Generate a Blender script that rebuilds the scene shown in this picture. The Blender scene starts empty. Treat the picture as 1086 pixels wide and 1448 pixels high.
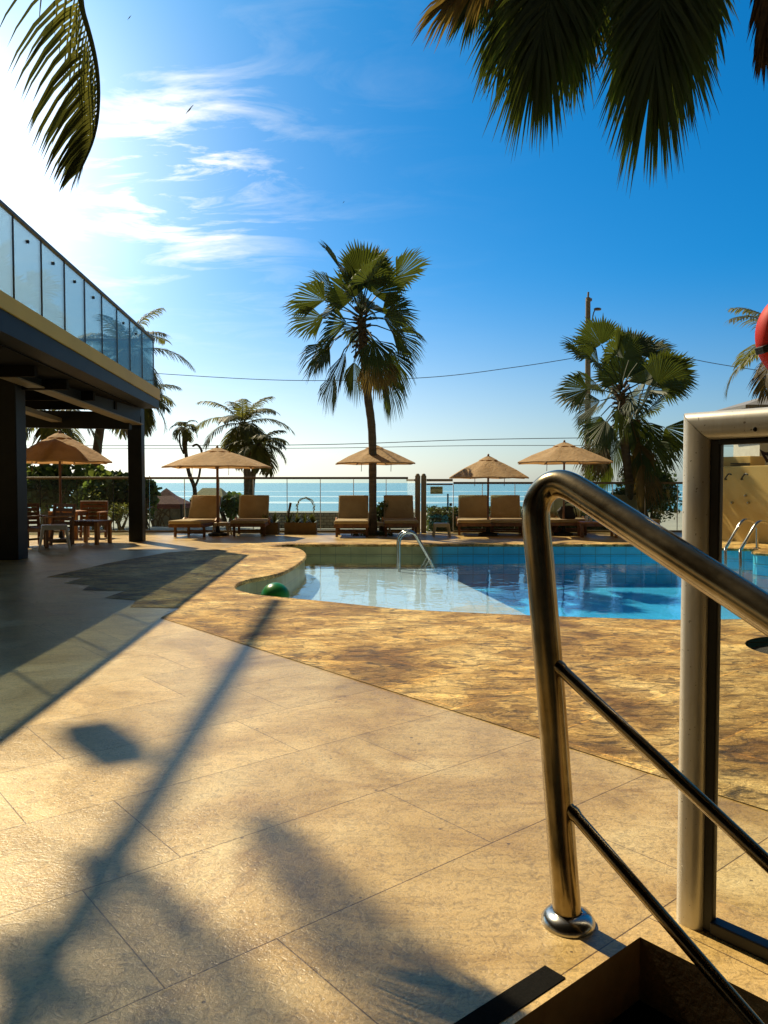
import bpy, bmesh, math, random
from mathutils import Vector, Matrix, geometry
R = math.radians
rnd = random.Random(7)
S = bpy.context.scene
COL = S.collection
PI = math.pi

# ------------------------------------------------------------------ camera
F, CX, CY, H = 1087.0, 543.0, 724.0, 1.2
PITCH = math.atan(41.0 / F)
cam_d = bpy.data.cameras.new("camera")
cam = bpy.data.objects.new("camera", cam_d)
COL.objects.link(cam)
cam.location = (0, 0, H)
cam.rotation_euler = (PI / 2 - PITCH, 0, 0)
cam_d.sensor_fit = 'VERTICAL'
cam_d.sensor_height = 36.0
cam_d.lens = F / 1448.0 * 36.0
cam_d.clip_start = 0.05
cam_d.clip_end = 60000
S.camera = cam
RM = cam.rotation_euler.to_matrix()

def ray(px, py):
    return RM @ Vector(((px - CX) / F, -(py - CY) / F, -1.0))
def gp(px, py, z=0.0):
    d = ray(px, py)
    t = (z - H) / d.z
    return Vector((d.x * t, d.y * t, z))
def at(px, py, Y):
    d = ray(px, py)
    t = Y / d.y
    return Vector((d.x * t, Y, H + d.z * t))

# ------------------------------------------------------------------ mesh builder
class MB:
    def __init__(self):
        self.v = []; self.f = []
    def add(self, vs, fs):
        o = len(self.v)
        self.v += [Vector(p) for p in vs]
        self.f += [tuple(i + o for i in q) for q in fs]
        return self
    def box(self, c, s, rot=None):
        c = Vector(c); x, y, z = s[0] / 2, s[1] / 2, s[2] / 2
        vs = [Vector((a, b, d)) for a in (-x, x) for b in (-y, y) for d in (-z, z)]
        if rot is not None: vs = [rot @ p for p in vs]
        return self.add([c + p for p in vs], [(0,1,3,2),(4,6,7,5),(0,4,5,1),(2,3,7,6),(0,2,6,4),(1,5,7,3)])
    def bar(self, a, b, w, h, up=(0, 0, 1)):
        a = Vector(a); b = Vector(b); d = (b - a).normalized()
        s = d.cross(Vector(up))
        if s.length < 1e-4: s = d.cross(Vector((0, 1, 0)))
        s.normalize(); u = s.cross(d)
        vs = []
        for p in (a, b):
            for i, j in ((-1,-1),(1,-1),(1,1),(-1,1)):
                vs.append(p + s * (i * w / 2) + u * (j * h / 2))
        return self.add(vs, [(3,2,1,0),(4,5,6,7),(0,1,5,4),(1,2,6,5),(2,3,7,6),(3,0,4,7)])
    def tube(self, pts, r, n=10, cap=True):
        pts = [Vector(p) for p in pts]
        rs = list(r) if isinstance(r, (list, tuple)) else [r] * len(pts)
        vs = []; fs = []; nrm = None
        for i, p in enumerate(pts):
            t = (pts[min(i+1, len(pts)-1)] - pts[max(i-1, 0)]).normalized()
            if nrm is None:
                nrm = t.orthogonal().normalized()
            nrm = (nrm - t * nrm.dot(t)).normalized()
            b = t.cross(nrm)
            for k in range(n):
                a = 2 * PI * k / n
                vs.append(p + (nrm * math.cos(a) + b * math.sin(a)) * rs[i])
        for i in range(len(pts) - 1):
            for k in range(n):
                k2 = (k + 1) % n
                fs.append((i*n+k, i*n+k2, (i+1)*n+k2, (i+1)*n+k))
        if cap:
            fs.append(tuple(range(n-1, -1, -1)))
            fs.append(tuple((len(pts)-1)*n + k for k in range(n)))
        return self.add(vs, fs)
    def lathe(self, prof, n=24, o=(0,0,0), rot=None):
        o = Vector(o); vs = []; fs = []
        for r, z in prof:
            for k in range(n):
                a = 2*PI*k/n
                p = Vector((r*math.cos(a), r*math.sin(a), z))
                if rot is not None: p = rot @ p
                vs.append(o + p)
        m = len(prof)
        for i in range(m-1):
            for k in range(n):
                k2 = (k+1) % n
                fs.append((i*n+k, i*n+k2, (i+1)*n+k2, (i+1)*n+k))
        return self.add(vs, fs)
    def prism(self, poly, z0, z1):
        n = len(poly)
        vs = [(p[0], p[1], z0) for p in poly] + [(p[0], p[1], z1) for p in poly]
        fs = [tuple(range(n-1,-1,-1)), tuple(range(n, 2*n))]
        fs += [(i, (i+1)%n, n+(i+1)%n, n+i) for i in range(n)]
        return self.add(vs, fs)

def wloc(o):
    p = Vector((0,0,0))
    while o is not None:
        p = p + o.location; o = o.parent
    return p

def obj(name, mb, m, parent=None, smooth=True, bevel=0.0, seg=2, subsurf=0, recalc=False):
    me = bpy.data.meshes.new(name)
    off = wloc(parent) if parent is not None else Vector((0,0,0))
    me.from_pydata([tuple(p - off) for p in mb.v], [], mb.f)
    me.update()
    if bevel > 0 or recalc:
        bm = bmesh.new(); bm.from_mesh(me)
        bmesh.ops.recalc_face_normals(bm, faces=bm.faces)
        if bevel > 0:
            ed = [e for e in bm.edges if len(e.link_faces) == 2 and e.calc_face_angle(0) > 0.6]
            bmesh.ops.bevel(bm, geom=ed, offset=bevel, segments=seg, affect='EDGES', profile=0.5)
        bm.to_mesh(me); bm.free()
    if smooth:
        me.polygons.foreach_set('use_smooth', [True] * len(me.polygons))
        try: me.set_sharp_from_angle(angle=R(38))
        except Exception: pass
    me.materials.append(m)
    o = bpy.data.objects.new(name, me)
    COL.objects.link(o)
    if parent is not None: o.parent = parent
    return o

def tag(o, label=None, cat=None, group=None, kind=None):
    if label: o['label'] = label
    if cat: o['category'] = cat
    if group: o['group'] = group
    if kind: o['kind'] = kind
    return o
def thing(name, label, cat, loc=(0,0,0), rotz=0, group=None):
    o = bpy.data.objects.new(name, None); COL.objects.link(o)
    o.location = loc; o.rotation_euler = (0,0,rotz)
    o.empty_display_size = 0.2
    return tag(o, label, cat, group)
def kids(o): return [c for c in bpy.data.objects if c.parent == o]
def copy_tree(o, parent=None):
    c = o.copy(); COL.objects.link(c)
    if parent is not None: c.parent = parent
    for ch in kids(o): copy_tree(ch, c)
    return c

def crom(pts, n=8, closed=False):
    pts = [Vector(p) for p in pts]; out = []
    N = len(pts)
    for i in range(N if closed else N-1):
        if closed: p0,p1,p2,p3 = pts[i-1],pts[i],pts[(i+1)%N],pts[(i+2)%N]
        else: p0,p1,p2,p3 = pts[max(i-1,0)],pts[i],pts[i+1],pts[min(i+2,N-1)]
        for k in range(n):
            t = k/n
            out.append(0.5*((2*p1)+(p2-p0)*t+(2*p0-5*p1+4*p2-p3)*t*t+(3*p1-p0-3*p2+p3)*t**3))
    if not closed: out.append(pts[-1])
    return out

# ------------------------------------------------------------------ materials
def newmat(name):
    m = bpy.data.materials.new(name); m.use_nodes = True
    nt = m.node_tree
    b = nt.nodes['Principled BSDF']
    return m, nt, b
def N(nt, typ, **kw):
    n = nt.nodes.new(typ)
    for k, v in kw.items(): setattr(n, k, v)
    return n
def L(nt, a, b): nt.links.new(a, b)
def coords(nt, world=False, scale=(1,1,1), rot=(0,0,0), loc=(0,0,0)):
    mp = N(nt, 'ShaderNodeMapping')
    if world:
        g = N(nt, 'ShaderNodeNewGeometry'); L(nt, g.outputs['Position'], mp.inputs['Vector'])
    else:
        t = N(nt, 'ShaderNodeTexCoord'); L(nt, t.outputs['Object'], mp.inputs['Vector'])
    mp.inputs['Scale'].default_value = scale
    mp.inputs['Rotation'].default_value = rot
    mp.inputs['Location'].default_value = loc
    return mp.outputs['Vector']
def noise(nt, vec, scale, detail=4, rough=0.55, dist=0.0):
    n = N(nt, 'ShaderNodeTexNoise')
    n.inputs['Scale'].default_value = scale; n.inputs['Detail'].default_value = detail
    n.inputs['Roughness'].default_value = rough; n.inputs['Distortion'].default_value = dist
    L(nt, vec, n.inputs['Vector'])
    return n.outputs['Fac']
def ramp(nt, fac, stops):
    r = N(nt, 'ShaderNodeValToRGB')
    el = r.color_ramp.elements
    while len(el) > 1: el.remove(el[-1])
    el[0].position = stops[0][0]; el[0].color = col4(stops[0][1])
    for p, c in stops[1:]:
        e = el.new(p); e.color = col4(c)
    L(nt, fac, r.inputs['Fac'])
    return r.outputs['Color']
def col4(c):
    if isinstance(c, (int, float)): return (c, c, c, 1)
    return (c[0], c[1], c[2], 1)
def mix(nt, fac, a, b, blend='MIX'):
    n = N(nt, 'ShaderNodeMix', data_type='RGBA', blend_type=blend)
    for s, v in ((n.inputs[0], fac), (n.inputs[6], a), (n.inputs[7], b)):
        if hasattr(v, 'is_linked') or isinstance(v, bpy.types.NodeSocket): L(nt, v, s)
        elif s == n.inputs[0]: s.default_value = v
        else: s.default_value = col4(v)
    return n.outputs[2]
def math_(nt, op, a, b=None, clamp=False):
    n = N(nt, 'ShaderNodeMath', operation=op); n.use_clamp = clamp
    for i, v in enumerate((a, b)):
        if v is None: continue
        if isinstance(v, bpy.types.NodeSocket): L(nt, v, n.inputs[i])
        else: n.inputs[i].default_value = v
    return n.outputs[0]
def bump(nt, b, height, strength, dist=0.01):
    n = N(nt, 'ShaderNodeBump'); n.inputs['Strength'].default_value = strength
    n.inputs['Distance'].default_value = dist
    L(nt, height, n.inputs['Height'])
    L(nt, n.outputs['Normal'], b.inputs['Normal'])
    return n
def simple(name, c1, c2=None, rough=0.5, metal=0.0, nscale=6, bstr=0.0, bscale=40, stretch=(1,1,1), spec=None, detail=5):
    m, nt, b = newmat(name)
    b.inputs['Roughness'].default_value = rough; b.inputs['Metallic'].default_value = metal
    if spec is not None: b.inputs['Specular IOR Level'].default_value = spec
    vec = coords(nt, False, stretch)
    if c2 is None: c2 = tuple(x*0.75 for x in c1)
    f = noise(nt, vec, nscale, detail)
    L(nt, ramp(nt, f, [(0.3, c2), (0.7, c1)]), b.inputs['Base Color'])
    if bstr > 0: bump(nt, b, noise(nt, vec, bscale, 4), bstr)
    return m
def leafmat(name, c1, c2, tr, tfac=0.4, rough=0.45, nscale=2.0):
    m, nt, b = newmat(name)
    b.inputs['Roughness'].default_value = rough
    vec = coords(nt, True)
    f = noise(nt, vec, nscale, 3)
    L(nt, ramp(nt, f, [(0.35, c2), (0.65, c1)]), b.inputs['Base Color'])
    t = N(nt, 'ShaderNodeBsdfTranslucent')
    L(nt, ramp(nt, f, [(0.3, tuple(x*0.7 for x in tr)), (0.7, tr)]), t.inputs['Color'])
    mx = N(nt, 'ShaderNodeMixShader'); mx.inputs[0].default_value = tfac
    L(nt, b.outputs[0], mx.inputs[1]); L(nt, t.outputs[0], mx.inputs[2])
    L(nt, mx.outputs[0], nt.nodes['Material Output'].inputs['Surface'])
    return m
def clothmat(name, c1, c2, tr, tfac=0.3):
    m = leafmat(name, c1, c2, tr, tfac, 0.85, 3.0)
    nt = m.node_tree; b = nt.nodes['Principled BSDF']
    v = coords(nt, True)
    bump(nt, b, noise(nt, v, 6.0, 5, 0.6, 1.5), 0.6, 0.05)
    return m
def glassmat(name, tint, refl=1.0, ior=1.45, dirt=0.03):
    m, nt, b = newmat(name)
    nt.nodes.remove(b)
    fr = N(nt, 'ShaderNodeFresnel'); fr.inputs['IOR'].default_value = ior
    tr = N(nt, 'ShaderNodeBsdfTransparent'); tr.inputs['Color'].default_value = col4(tint)
    gl = N(nt, 'ShaderNodeBsdfGlossy'); gl.inputs['Roughness'].default_value = 0.01
    gl.inputs['Color'].default_value = (0.95, 1, 0.98, 1)
    mx = N(nt, 'ShaderNodeMixShader')
    L(nt, math_(nt, 'MULTIPLY', fr.outputs[0], refl), mx.inputs[0])
    L(nt, tr.outputs[0], mx.inputs[1]); L(nt, gl.outputs[0], mx.inputs[2])
    df = N(nt, 'ShaderNodeBsdfDiffuse'); df.inputs['Color'].default_value = (0.75, 0.8, 0.76, 1)
    mx2 = N(nt, 'ShaderNodeMixShader')
    vec = coords(nt, True)
    d = noise(nt, vec, 2.5, 5)
    L(nt, math_(nt, 'MULTIPLY', d, dirt * 2), mx2.inputs[0])
    L(nt, mx.outputs[0], mx2.inputs[1]); L(nt, df.outputs[0], mx2.inputs[2])
    L(nt, mx2.outputs[0], nt.nodes['Material Output'].inputs['Surface'])
    return m

ANG = R(40)
TA = Vector((math.cos(ANG), math.sin(ANG), 0)); TB = Vector((math.sin(ANG), -math.cos(ANG), 0))

def stone_smooth():
    m, nt, b = newmat('limestone_tile')
    vec = coords(nt, True)
    bv = coords(nt, True, rot=(0,0,-ANG), loc=(-1.058, -1.70, 0))
    br = N(nt, 'ShaderNodeTexBrick'); L(nt, bv, br.inputs['Vector'])
    br.offset = 0.27; br.offset_frequency = 2
    br.inputs['Scale'].default_value = 1.0
    br.inputs['Brick Width'].default_value = 1.15; br.inputs['Row Height'].default_value = 0.575
    br.inputs['Mortar Size'].default_value = 0.0022; br.inputs['Mortar Smooth'].default_value = 0.3
    br.inputs['Bias'].default_value = 0.0
    br.inputs['Color1'].default_value = (0.86, 0.85, 0.83, 1); br.inputs['Color2'].default_value = (1.10, 1.09, 1.06, 1)
    br.inputs['Mortar'].default_value = (0.28, 0.24, 0.2, 1)
    big = noise(nt, vec, 1.3, 6, 0.6, 1.2)
    base = ramp(nt, big, [(0.25, (0.33,0.205,0.065)), (0.43, (0.48,0.33,0.12)), (0.56, (0.58,0.42,0.18)), (0.74, (0.68,0.54,0.28))])
    # worm-like fossil figure
    wv = noise(nt, vec, 26, 3, 0.6, 2.2)
    worm = ramp(nt, wv, [(0.40, 0.70), (0.47, 1.0), (0.52, 1.13), (0.57, 1.0), (0.68, 0.86)])
    c = mix(nt, 0.8, base, worm, 'MULTIPLY')
    fn = noise(nt, vec, 110, 3, 0.7, 0.6)
    c = mix(nt, 0.75, c, ramp(nt, fn, [(0.30, 0.55), (0.45, 0.97), (0.62, 1.0), (0.72, 1.16)]), 'MULTIPLY')
    # veins
    vv = coords(nt, True, rot=(0,0,-ANG), scale=(0.8,2.6,1))
    ve = noise(nt, vv, 2.6, 8, 0.7, 1.6)
    c = mix(nt, 0.8, c, ramp(nt, ve, [(0.44, 1.0), (0.485, 0.72), (0.51, 1.0)]), 'MULTIPLY')
    # pits
    vo = N(nt, 'ShaderNodeTexVoronoi'); vo.inputs['Scale'].default_value = 13
    vo.inputs['Randomness'].default_value = 1.0
    L(nt, vec, vo.inputs['Vector'])
    sel = noise(nt, vec, 2.2, 2)
    rad = math_(nt, 'MULTIPLY', math_(nt, 'SUBTRACT', sel, 0.42, True), 0.45)
    pit = math_(nt, 'LESS_THAN', vo.outputs['Distance'], rad)
    c = mix(nt, math_(nt, 'MULTIPLY', pit, 0.75), c, (0.06,0.04,0.02))
    st_ = noise(nt, vec, 0.9, 7, 0.72, 2.0)
    c = mix(nt, 0.9, c, ramp(nt, st_, [(0.32, (0.62,0.52,0.38)), (0.44, (0.97,0.94,0.9)), (0.6, (1,1,1)), (0.72, (1.12,1.12,1.12))]), 'MULTIPLY')
    sc_ = noise(nt, coords(nt, True, rot=(0,0,0.5), scale=(1,1,1)), 55, 8, 0.8, 3.0)
    c = mix(nt, 0.8, c, ramp(nt, sc_, [(0.36, 0.62), (0.46, 1.0), (0.56, 1.0), (0.66, 1.25)]), 'MULTIPLY')
    c = mix(nt, 1.0, c, br.outputs['Color'], 'MULTIPLY')
    L(nt, c, b.inputs['Base Color'])
    rg = math_(nt, 'ADD', math_(nt, 'MULTIPLY', big, 0.28), 0.20)
    L(nt, rg, b.inputs['Roughness'])
    b.inputs['Specular IOR Level'].default_value = 0.6
    h = math_(nt, 'SUBTRACT', math_(nt, 'ADD', math_(nt, 'MULTIPLY', wv, 0.6), math_(nt, 'MULTIPLY', fn, 0.5)), math_(nt, 'MULTIPLY', br.outputs['Fac'], 1.0))
    bump(nt, b, h, 0.5, 0.007)
    return m

def stone_rough():
    m, nt, b = newmat('rough_coral_stone')
    vec = coords(nt, True)
    bv = coords(nt, True, rot=(0,0,-ANG), loc=(-1.058, -1.70, 0))
    br = N(nt, 'ShaderNodeTexBrick'); L(nt, bv, br.inputs['Vector'])
    br.offset = 0.4; br.inputs['Scale'].default_value = 1.0
    br.inputs['Brick Width'].default_value = 1.15; br.inputs['Row Height'].default_value = 0.575
    br.inputs['Mortar Size'].default_value = 0.006; br.inputs['Mortar Smooth'].default_value = 0.4
    br.inputs['Color1'].default_value = (0.85, 0.82, 0.78, 1); br.inputs['Color2'].default_value = (1.12, 1.08, 1.0, 1)
    br.inputs['Mortar'].default_value = (1.5, 1.3, 1.0, 1)
    big = noise(nt, vec, 1.1, 5, 0.6, 1.0)
    base = ramp(nt, big, [(0.32, (0.19,0.10,0.026)), (0.48, (0.44,0.28,0.085)), (0.66, (0.68,0.51,0.22))])
    w1 = noise(nt, coords(nt, True, rot=(0,0,R(-8)), scale=(0.55,1.25,1)), 7.0, 7, 0.66, 2.2)
    c = mix(nt, 1.0, base, ramp(nt, w1, [(0.30, 0.16), (0.40, 0.50), (0.47, 1.0), (0.56, 1.35), (0.64, 1.0), (0.74, 0.5)]), 'MULTIPLY')
    wp = N(nt, 'ShaderNodeTexNoise'); wp.inputs['Scale'].default_value = 2.6; wp.inputs['Detail'].default_value = 4; L(nt, vec, wp.inputs['Vector'])
    va = N(nt, 'ShaderNodeVectorMath', operation='MULTIPLY_ADD'); L(nt, wp.outputs['Color'], va.inputs[0]); va.inputs[1].default_value = (0.45,0.45,0); L(nt, vec, va.inputs[2])
    mpf = N(nt, 'ShaderNodeMapping'); L(nt, va.outputs[0], mpf.inputs[0]); mpf.inputs['Scale'].default_value = (5.2,9.5,1); mpf.inputs['Rotation'].default_value = (0,0,R(-12))
    vf = N(nt, 'ShaderNodeTexVoronoi'); vf.inputs['Scale'].default_value = 1.0; L(nt, mpf.outputs[0], vf.inputs['Vector'])
    sv_ = N(nt, 'ShaderNodeSeparateColor'); L(nt, vf.outputs['Color'], sv_.inputs[0])
    c = mix(nt, 0.62, c, ramp(nt, sv_.outputs[0], [(0.0, (0.45,0.38,0.30)), (0.25, (0.75,0.70,0.62)), (0.55, (1.0,1.0,1.0)), (1.0, (1.40,1.40,1.36))]), 'MULTIPLY')
    ve_ = N(nt, 'ShaderNodeTexVoronoi', feature='DISTANCE_TO_EDGE'); ve_.inputs['Scale'].default_value = 1.0; L(nt, mpf.outputs[0], ve_.inputs['Vector'])
    c = mix(nt, 0.42, c, ramp(nt, ve_.outputs['Distance'], [(0.0, 0.42), (0.05, 0.95), (0.12, 1.0)]), 'MULTIPLY')
    w2 = noise(nt, vec, 34, 4, 0.7, 1.8)
    c = mix(nt, 0.9, c, ramp(nt, w2, [(0.30, 0.4), (0.46, 1.0), (0.62, 1.2)]), 'MULTIPLY')
    vo = N(nt, 'ShaderNodeTexVoronoi'); vo.inputs['Scale'].default_value = 9
    L(nt, vec, vo.inputs['Vector'])
    sel = noise(nt, vec, 3.1, 2)
    pit = math_(nt, 'LESS_THAN', vo.outputs['Distance'], math_(nt, 'MULTIPLY', math_(nt, 'SUBTRACT', sel, 0.42, True), 0.8))
    c = mix(nt, math_(nt, 'MULTIPLY', pit, 0.7), c, (0.05,0.03,0.015))
    c = mix(nt, 1.0, c, br.outputs['Color'], 'MULTIPLY')
    L(nt, c, b.inputs['Base Color'])
    L(nt, math_(nt, 'ADD', math_(nt, 'MULTIPLY', w1, 0.3), 0.45), b.inputs['Roughness'])
    b.inputs['Specular IOR Level'].default_value = 0.25
    h = math_(nt, 'ADD', math_(nt, 'ADD', w1, math_(nt, 'MULTIPLY', w2, 0.4)), math_(nt, 'MULTIPLY', sv_.outputs[1], 0.5))
    bump(nt, b, h, 1.0, 0.035)
    return m

def pool_tile():
    m, nt, b = newmat('pool_wall_tile')
    vec = coords(nt, True)
    g = N(nt, 'ShaderNodeNewGeometry')
    sx = N(nt, 'ShaderNodeSeparateXYZ'); L(nt, g.outputs['Position'], sx.inputs[0])
    f = N(nt, 'ShaderNodeMapRange'); L(nt, sx.outputs[0], f.inputs[0])
    f.inputs[1].default_value = 0.9; f.inputs[2].default_value = 1.1
    n1 = noise(nt, vec, 3, 5)
    sh = ramp(nt, n1, [(0.3, (0.20,0.20,0.075)), (0.7, (0.34,0.33,0.15))])
    dp = ramp(nt, n1, [(0.3, (0.05,0.42,0.60)), (0.7, (0.08,0.55,0.74))])
    c = mix(nt, f.outputs[0], sh, dp)
    # tile joints
    ck = math_(nt, 'PINGPONG', math_(nt, 'ADD', sx.outputs[2], 3.0), 0.1)
    ln = math_(nt, 'LESS_THAN', ck, 0.006)
    kx = math_(nt, 'PINGPONG', math_(nt, 'ADD', math_(nt, 'ADD', sx.outputs[0], sx.outputs[1]), 60.0), 0.15)
    ln2 = math_(nt, 'LESS_THAN', kx, 0.006)
    c = mix(nt, math_(nt, 'MULTIPLY', math_(nt, 'MAXIMUM', ln, ln2), 0.6), c, (0.08,0.10,0.07))
    L(nt, c, b.inputs['Base Color'])
    b.inputs['Roughness'].default_value = 0.3
    return m

def pool_floor(name, c1, c2):
    m, nt, b = newmat(name)
    vec = coords(nt, True)
    br = N(nt, 'ShaderNodeTexBrick'); L(nt, vec, br.inputs['Vector'])
    br.offset = 0.0; br.inputs['Scale'].default_value = 1.0
    br.inputs['Brick Width'].default_value = 0.3; br.inputs['Row Height'].default_value = 0.3
    br.inputs['Mortar Size'].default_value = 0.006
    n1 = noise(nt, vec, 2, 4)
    c = ramp(nt, n1, [(0.3, c2), (0.7, c1)])
    br.inputs['Color1'].default_value = (0.95,0.95,0.95,1); br.inputs['Color2'].default_value = (1.05,1.05,1.05,1)
    br.inputs['Mortar'].default_value = (0.75,0.8,0.8,1)
    L(nt, mix(nt, 1.0, c, br.outputs['Color'], 'MULTIPLY'), b.inputs['Base Color'])
    b.inputs['Roughness'].default_value = 0.4
    return m

def water_mat():
    m, nt, b = newmat('pool_water'); nt.nodes.remove(b)
    v1 = coords(nt, True, scale=(0.9, 1.0, 1))
    n1 = noise(nt, v1, 2.2, 3, 0.5, 0.4)
    n2 = noise(nt, v1, 9.0, 2, 0.5, 0.2)
    h = math_(nt, 'ADD', n1, math_(nt, 'MULTIPLY', n2, 0.16))
    bp = N(nt, 'ShaderNodeBump'); bp.inputs['Strength'].default_value = 1.0; bp.inputs['Distance'].default_value = 0.0065
    L(nt, h, bp.inputs['Height'])
    fr = N(nt, 'ShaderNodeFresnel'); fr.inputs['IOR'].default_value = 1.33; L(nt, bp.outputs[0], fr.inputs['Normal'])
    tr = N(nt, 'ShaderNodeBsdfTransparent'); tr.inputs['Color'].default_value = (0.84, 0.95, 1.0, 1)
    gl = N(nt, 'ShaderNodeBsdfGlossy'); gl.inputs['Roughness'].default_value = 0.012
    gl.inputs['Color'].default_value = (0.95, 0.97, 1, 1)
    L(nt, bp.outputs[0], gl.inputs['Normal'])
    mx = N(nt, 'ShaderNodeMixShader'); L(nt, fr.outputs[0], mx.inputs[0])
    L(nt, tr.outputs[0], mx.inputs[1]); L(nt, gl.outputs[0], mx.inputs[2])
    L(nt, mx.outputs[0], nt.nodes['Material Output'].inputs['Surface'])
    return m

def sea_mat():
    m, nt, b = newmat('sea_water')
    v = coords(nt, True, scale=(0.012, 0.06, 1))
    n1 = noise(nt, v, 3.0, 5, 0.6, 0.3)
    c = ramp(nt, n1, [(0.3, (0.05,0.20,0.29)), (0.65, (0.10,0.30,0.37))])
    g = N(nt, 'ShaderNodeNewGeometry'); sx = N(nt, 'ShaderNodeSeparateXYZ'); L(nt, g.outputs['Position'], sx.inputs[0])
    # surf: broken white lines near the beach
    wob = math_(nt, 'MULTIPLY', noise(nt, coords(nt, True, scale=(0.03,0.03,1)), 1.0, 3), 26.0)
    yy = math_(nt, 'ADD', sx.outputs[1], wob)
    f1 = math_(nt, 'LESS_THAN', math_(nt, 'ABSOLUTE', math_(nt, 'SUBTRACT', yy, 122.0)), 5.0)
    f2 = math_(nt, 'LESS_THAN', math_(nt, 'ABSOLUTE', math_(nt, 'SUBTRACT', yy, 165.0)), 6.0)
    f3 = math_(nt, 'LESS_THAN', math_(nt, 'ABSOLUTE', math_(nt, 'SUBTRACT', yy, 260.0)), 9.0)
    brk = math_(nt, 'GREATER_THAN', noise(nt, coords(nt, True, scale=(0.05,0.2,1)), 1.0, 4, 0.7), 0.47)
    foam = math_(nt, 'MULTIPLY', math_(nt, 'MAXIMUM', math_(nt, 'MAXIMUM', f1, f2), f3), brk)
    c = mix(nt, foam, c, (0.8,0.82,0.8))
    L(nt, c, b.inputs['Base Color'])
    b.inputs['Roughness'].default_value = 0.2
    bump(nt, b, noise(nt, coords(nt, True, scale=(0.3,0.8,1)), 1.0, 5), 0.3, 0.4)
    return m

def steel_mat():
    m, nt, b = newmat('brushed_steel')
    b.inputs['Metallic'].default_value = 1.0
    v = coords(nt, False)
    n1 = noise(nt, v, 7, 6, 0.65)
    L(nt, ramp(nt, n1, [(0.3, (0.20,0.15,0.08)), (0.6, (0.36,0.295,0.19))]), b.inputs['Base Color'])
    L(nt, math_(nt, 'ADD', math_(nt, 'MULTIPLY', n1, 0.24), 0.10), b.inputs['Roughness'])
    bump(nt, b, noise(nt, coords(nt, False, (1,1,0.05)), 180, 3), 0.06, 0.002)
    return m

M = {}
M['tile'] = stone_smooth(); M['rough'] = stone_rough()
M['pooltile'] = pool_tile()
M['shallow'] = pool_floor('pool_floor_pale', (0.56,0.62,0.68), (0.46,0.53,0.60))
M['deep'] = pool_floor('pool_floor_blue', (0.07,0.55,0.90), (0.05,0.46,0.84))
M['water'] = water_mat(); M['sea'] = sea_mat(); M['steel'] = steel_mat()
M['chrome'] = simple('chrome', (0.55,0.53,0.49), (0.42,0.40,0.36), 0.2, 1.0)
M['sand'] = simple('beach_sand', (0.34,0.31,0.26), (0.25,0.23,0.2), 0.9, nscale=0.15)
M['soil'] = simple('dark_soil', (0.03,0.025,0.015), (0.012,0.012,0.008), 0.95, nscale=14, bstr=1.0)
M['alu'] = simple('aluminium_frame', (0.76,0.74,0.69), (0.69,0.67,0.61), 0.36, 0.4, nscale=3, detail=6)
def scuffed(m):
    nt = m.node_tree; b = nt.nodes['Principled BSDF']
    src = b.inputs['Base Color'].links[0].from_socket
    v = coords(nt, True)
    f = ramp(nt, noise(nt, v, 95, 2, 0.5), [(0.70, 0.0), (0.74, 0.8)])
    g_ = ramp(nt, noise(nt, coords(nt, True, scale=(6,6,1.2)), 5, 8, 0.75, 1.0), [(0.40, 0.0), (0.75, 0.35)])
    c = mix(nt, f, src, (0.12,0.09,0.06)); c = mix(nt, g_, c, (0.40,0.34,0.24))
    L(nt, c, b.inputs['Base Color'])
scuffed(M['alu'])
M['rubber'] = simple('black_rubber', (0.012,0.012,0.012), (0.006,0.006,0.006), 0.5)
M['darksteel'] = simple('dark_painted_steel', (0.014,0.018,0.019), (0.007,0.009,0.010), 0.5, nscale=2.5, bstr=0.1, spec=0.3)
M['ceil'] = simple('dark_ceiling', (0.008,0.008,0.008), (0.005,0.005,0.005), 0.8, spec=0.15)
M['gold'] = simple('ochre_fascia', (0.66,0.44,0.06), (0.56,0.37,0.045), 0.55, nscale=1.2)
M['glass'] = glassmat('fence_glass', (0.88,0.955,0.96), 0.6, 1.35, 0.008)
M['balglass'] = glassmat('balcony_glass', (0.60,0.665,0.65), 0.5, 1.45, 0.012)
M['gateglass'] = glassmat('screen_glass', (0.97,0.98,0.96), 0.5, 1.45, 0.006)
M['rail'] = simple('bronze_rail', (0.13,0.10,0.06), (0.09,0.07,0.045), 0.45, 0.2)
M['post'] = simple('taupe_post', (0.24,0.20,0.13), (0.19,0.16,0.1), 0.5)
M['canvas'] = clothmat('tan_canvas', (0.52,0.36,0.19), (0.42,0.28,0.14), (0.62,0.33,0.12), 0.35)
M['wood'] = simple('teak_wood', (0.20,0.085,0.03), (0.09,0.035,0.014), 0.5, nscale=9, stretch=(1,1,0.15), bstr=0.15)
M['woodlit'] = simple('lit_teak', (0.42,0.19,0.05), (0.25,0.10,0.03), 0.45, nscale=9, stretch=(1,0.2,1))  # lighter copy of the teak, light put into its colour
M['cushion'] = clothmat('tan_cushion', (0.47,0.37,0.21), (0.39,0.30,0.165), (0.52,0.37,0.17), 0.28)
M['piping'] = simple('pale_piping', (0.62,0.52,0.36), None, 0.8)
M['plastic'] = simple('white_plastic', (0.66,0.62,0.54), (0.58,0.54,0.46), 0.4)
M['rattan'] = simple('beige_plastic', (0.50,0.42,0.28), (0.40,0.33,0.2), 0.5)
M['planter'] = simple('brown_planter', (0.20,0.13,0.05), (0.14,0.09,0.035), 0.8, bstr=0.2)
M['fan'] = leafmat('fan_palm_leaf', (0.026,0.058,0.013), (0.014,0.036,0.008), (0.15,0.19,0.02), 0.26, 0.6)
M['fandry'] = leafmat('dry_palm_leaf', (0.11,0.08,0.025), (0.06,0.045,0.014), (0.30,0.20,0.04), 0.35, 0.7)
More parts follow.
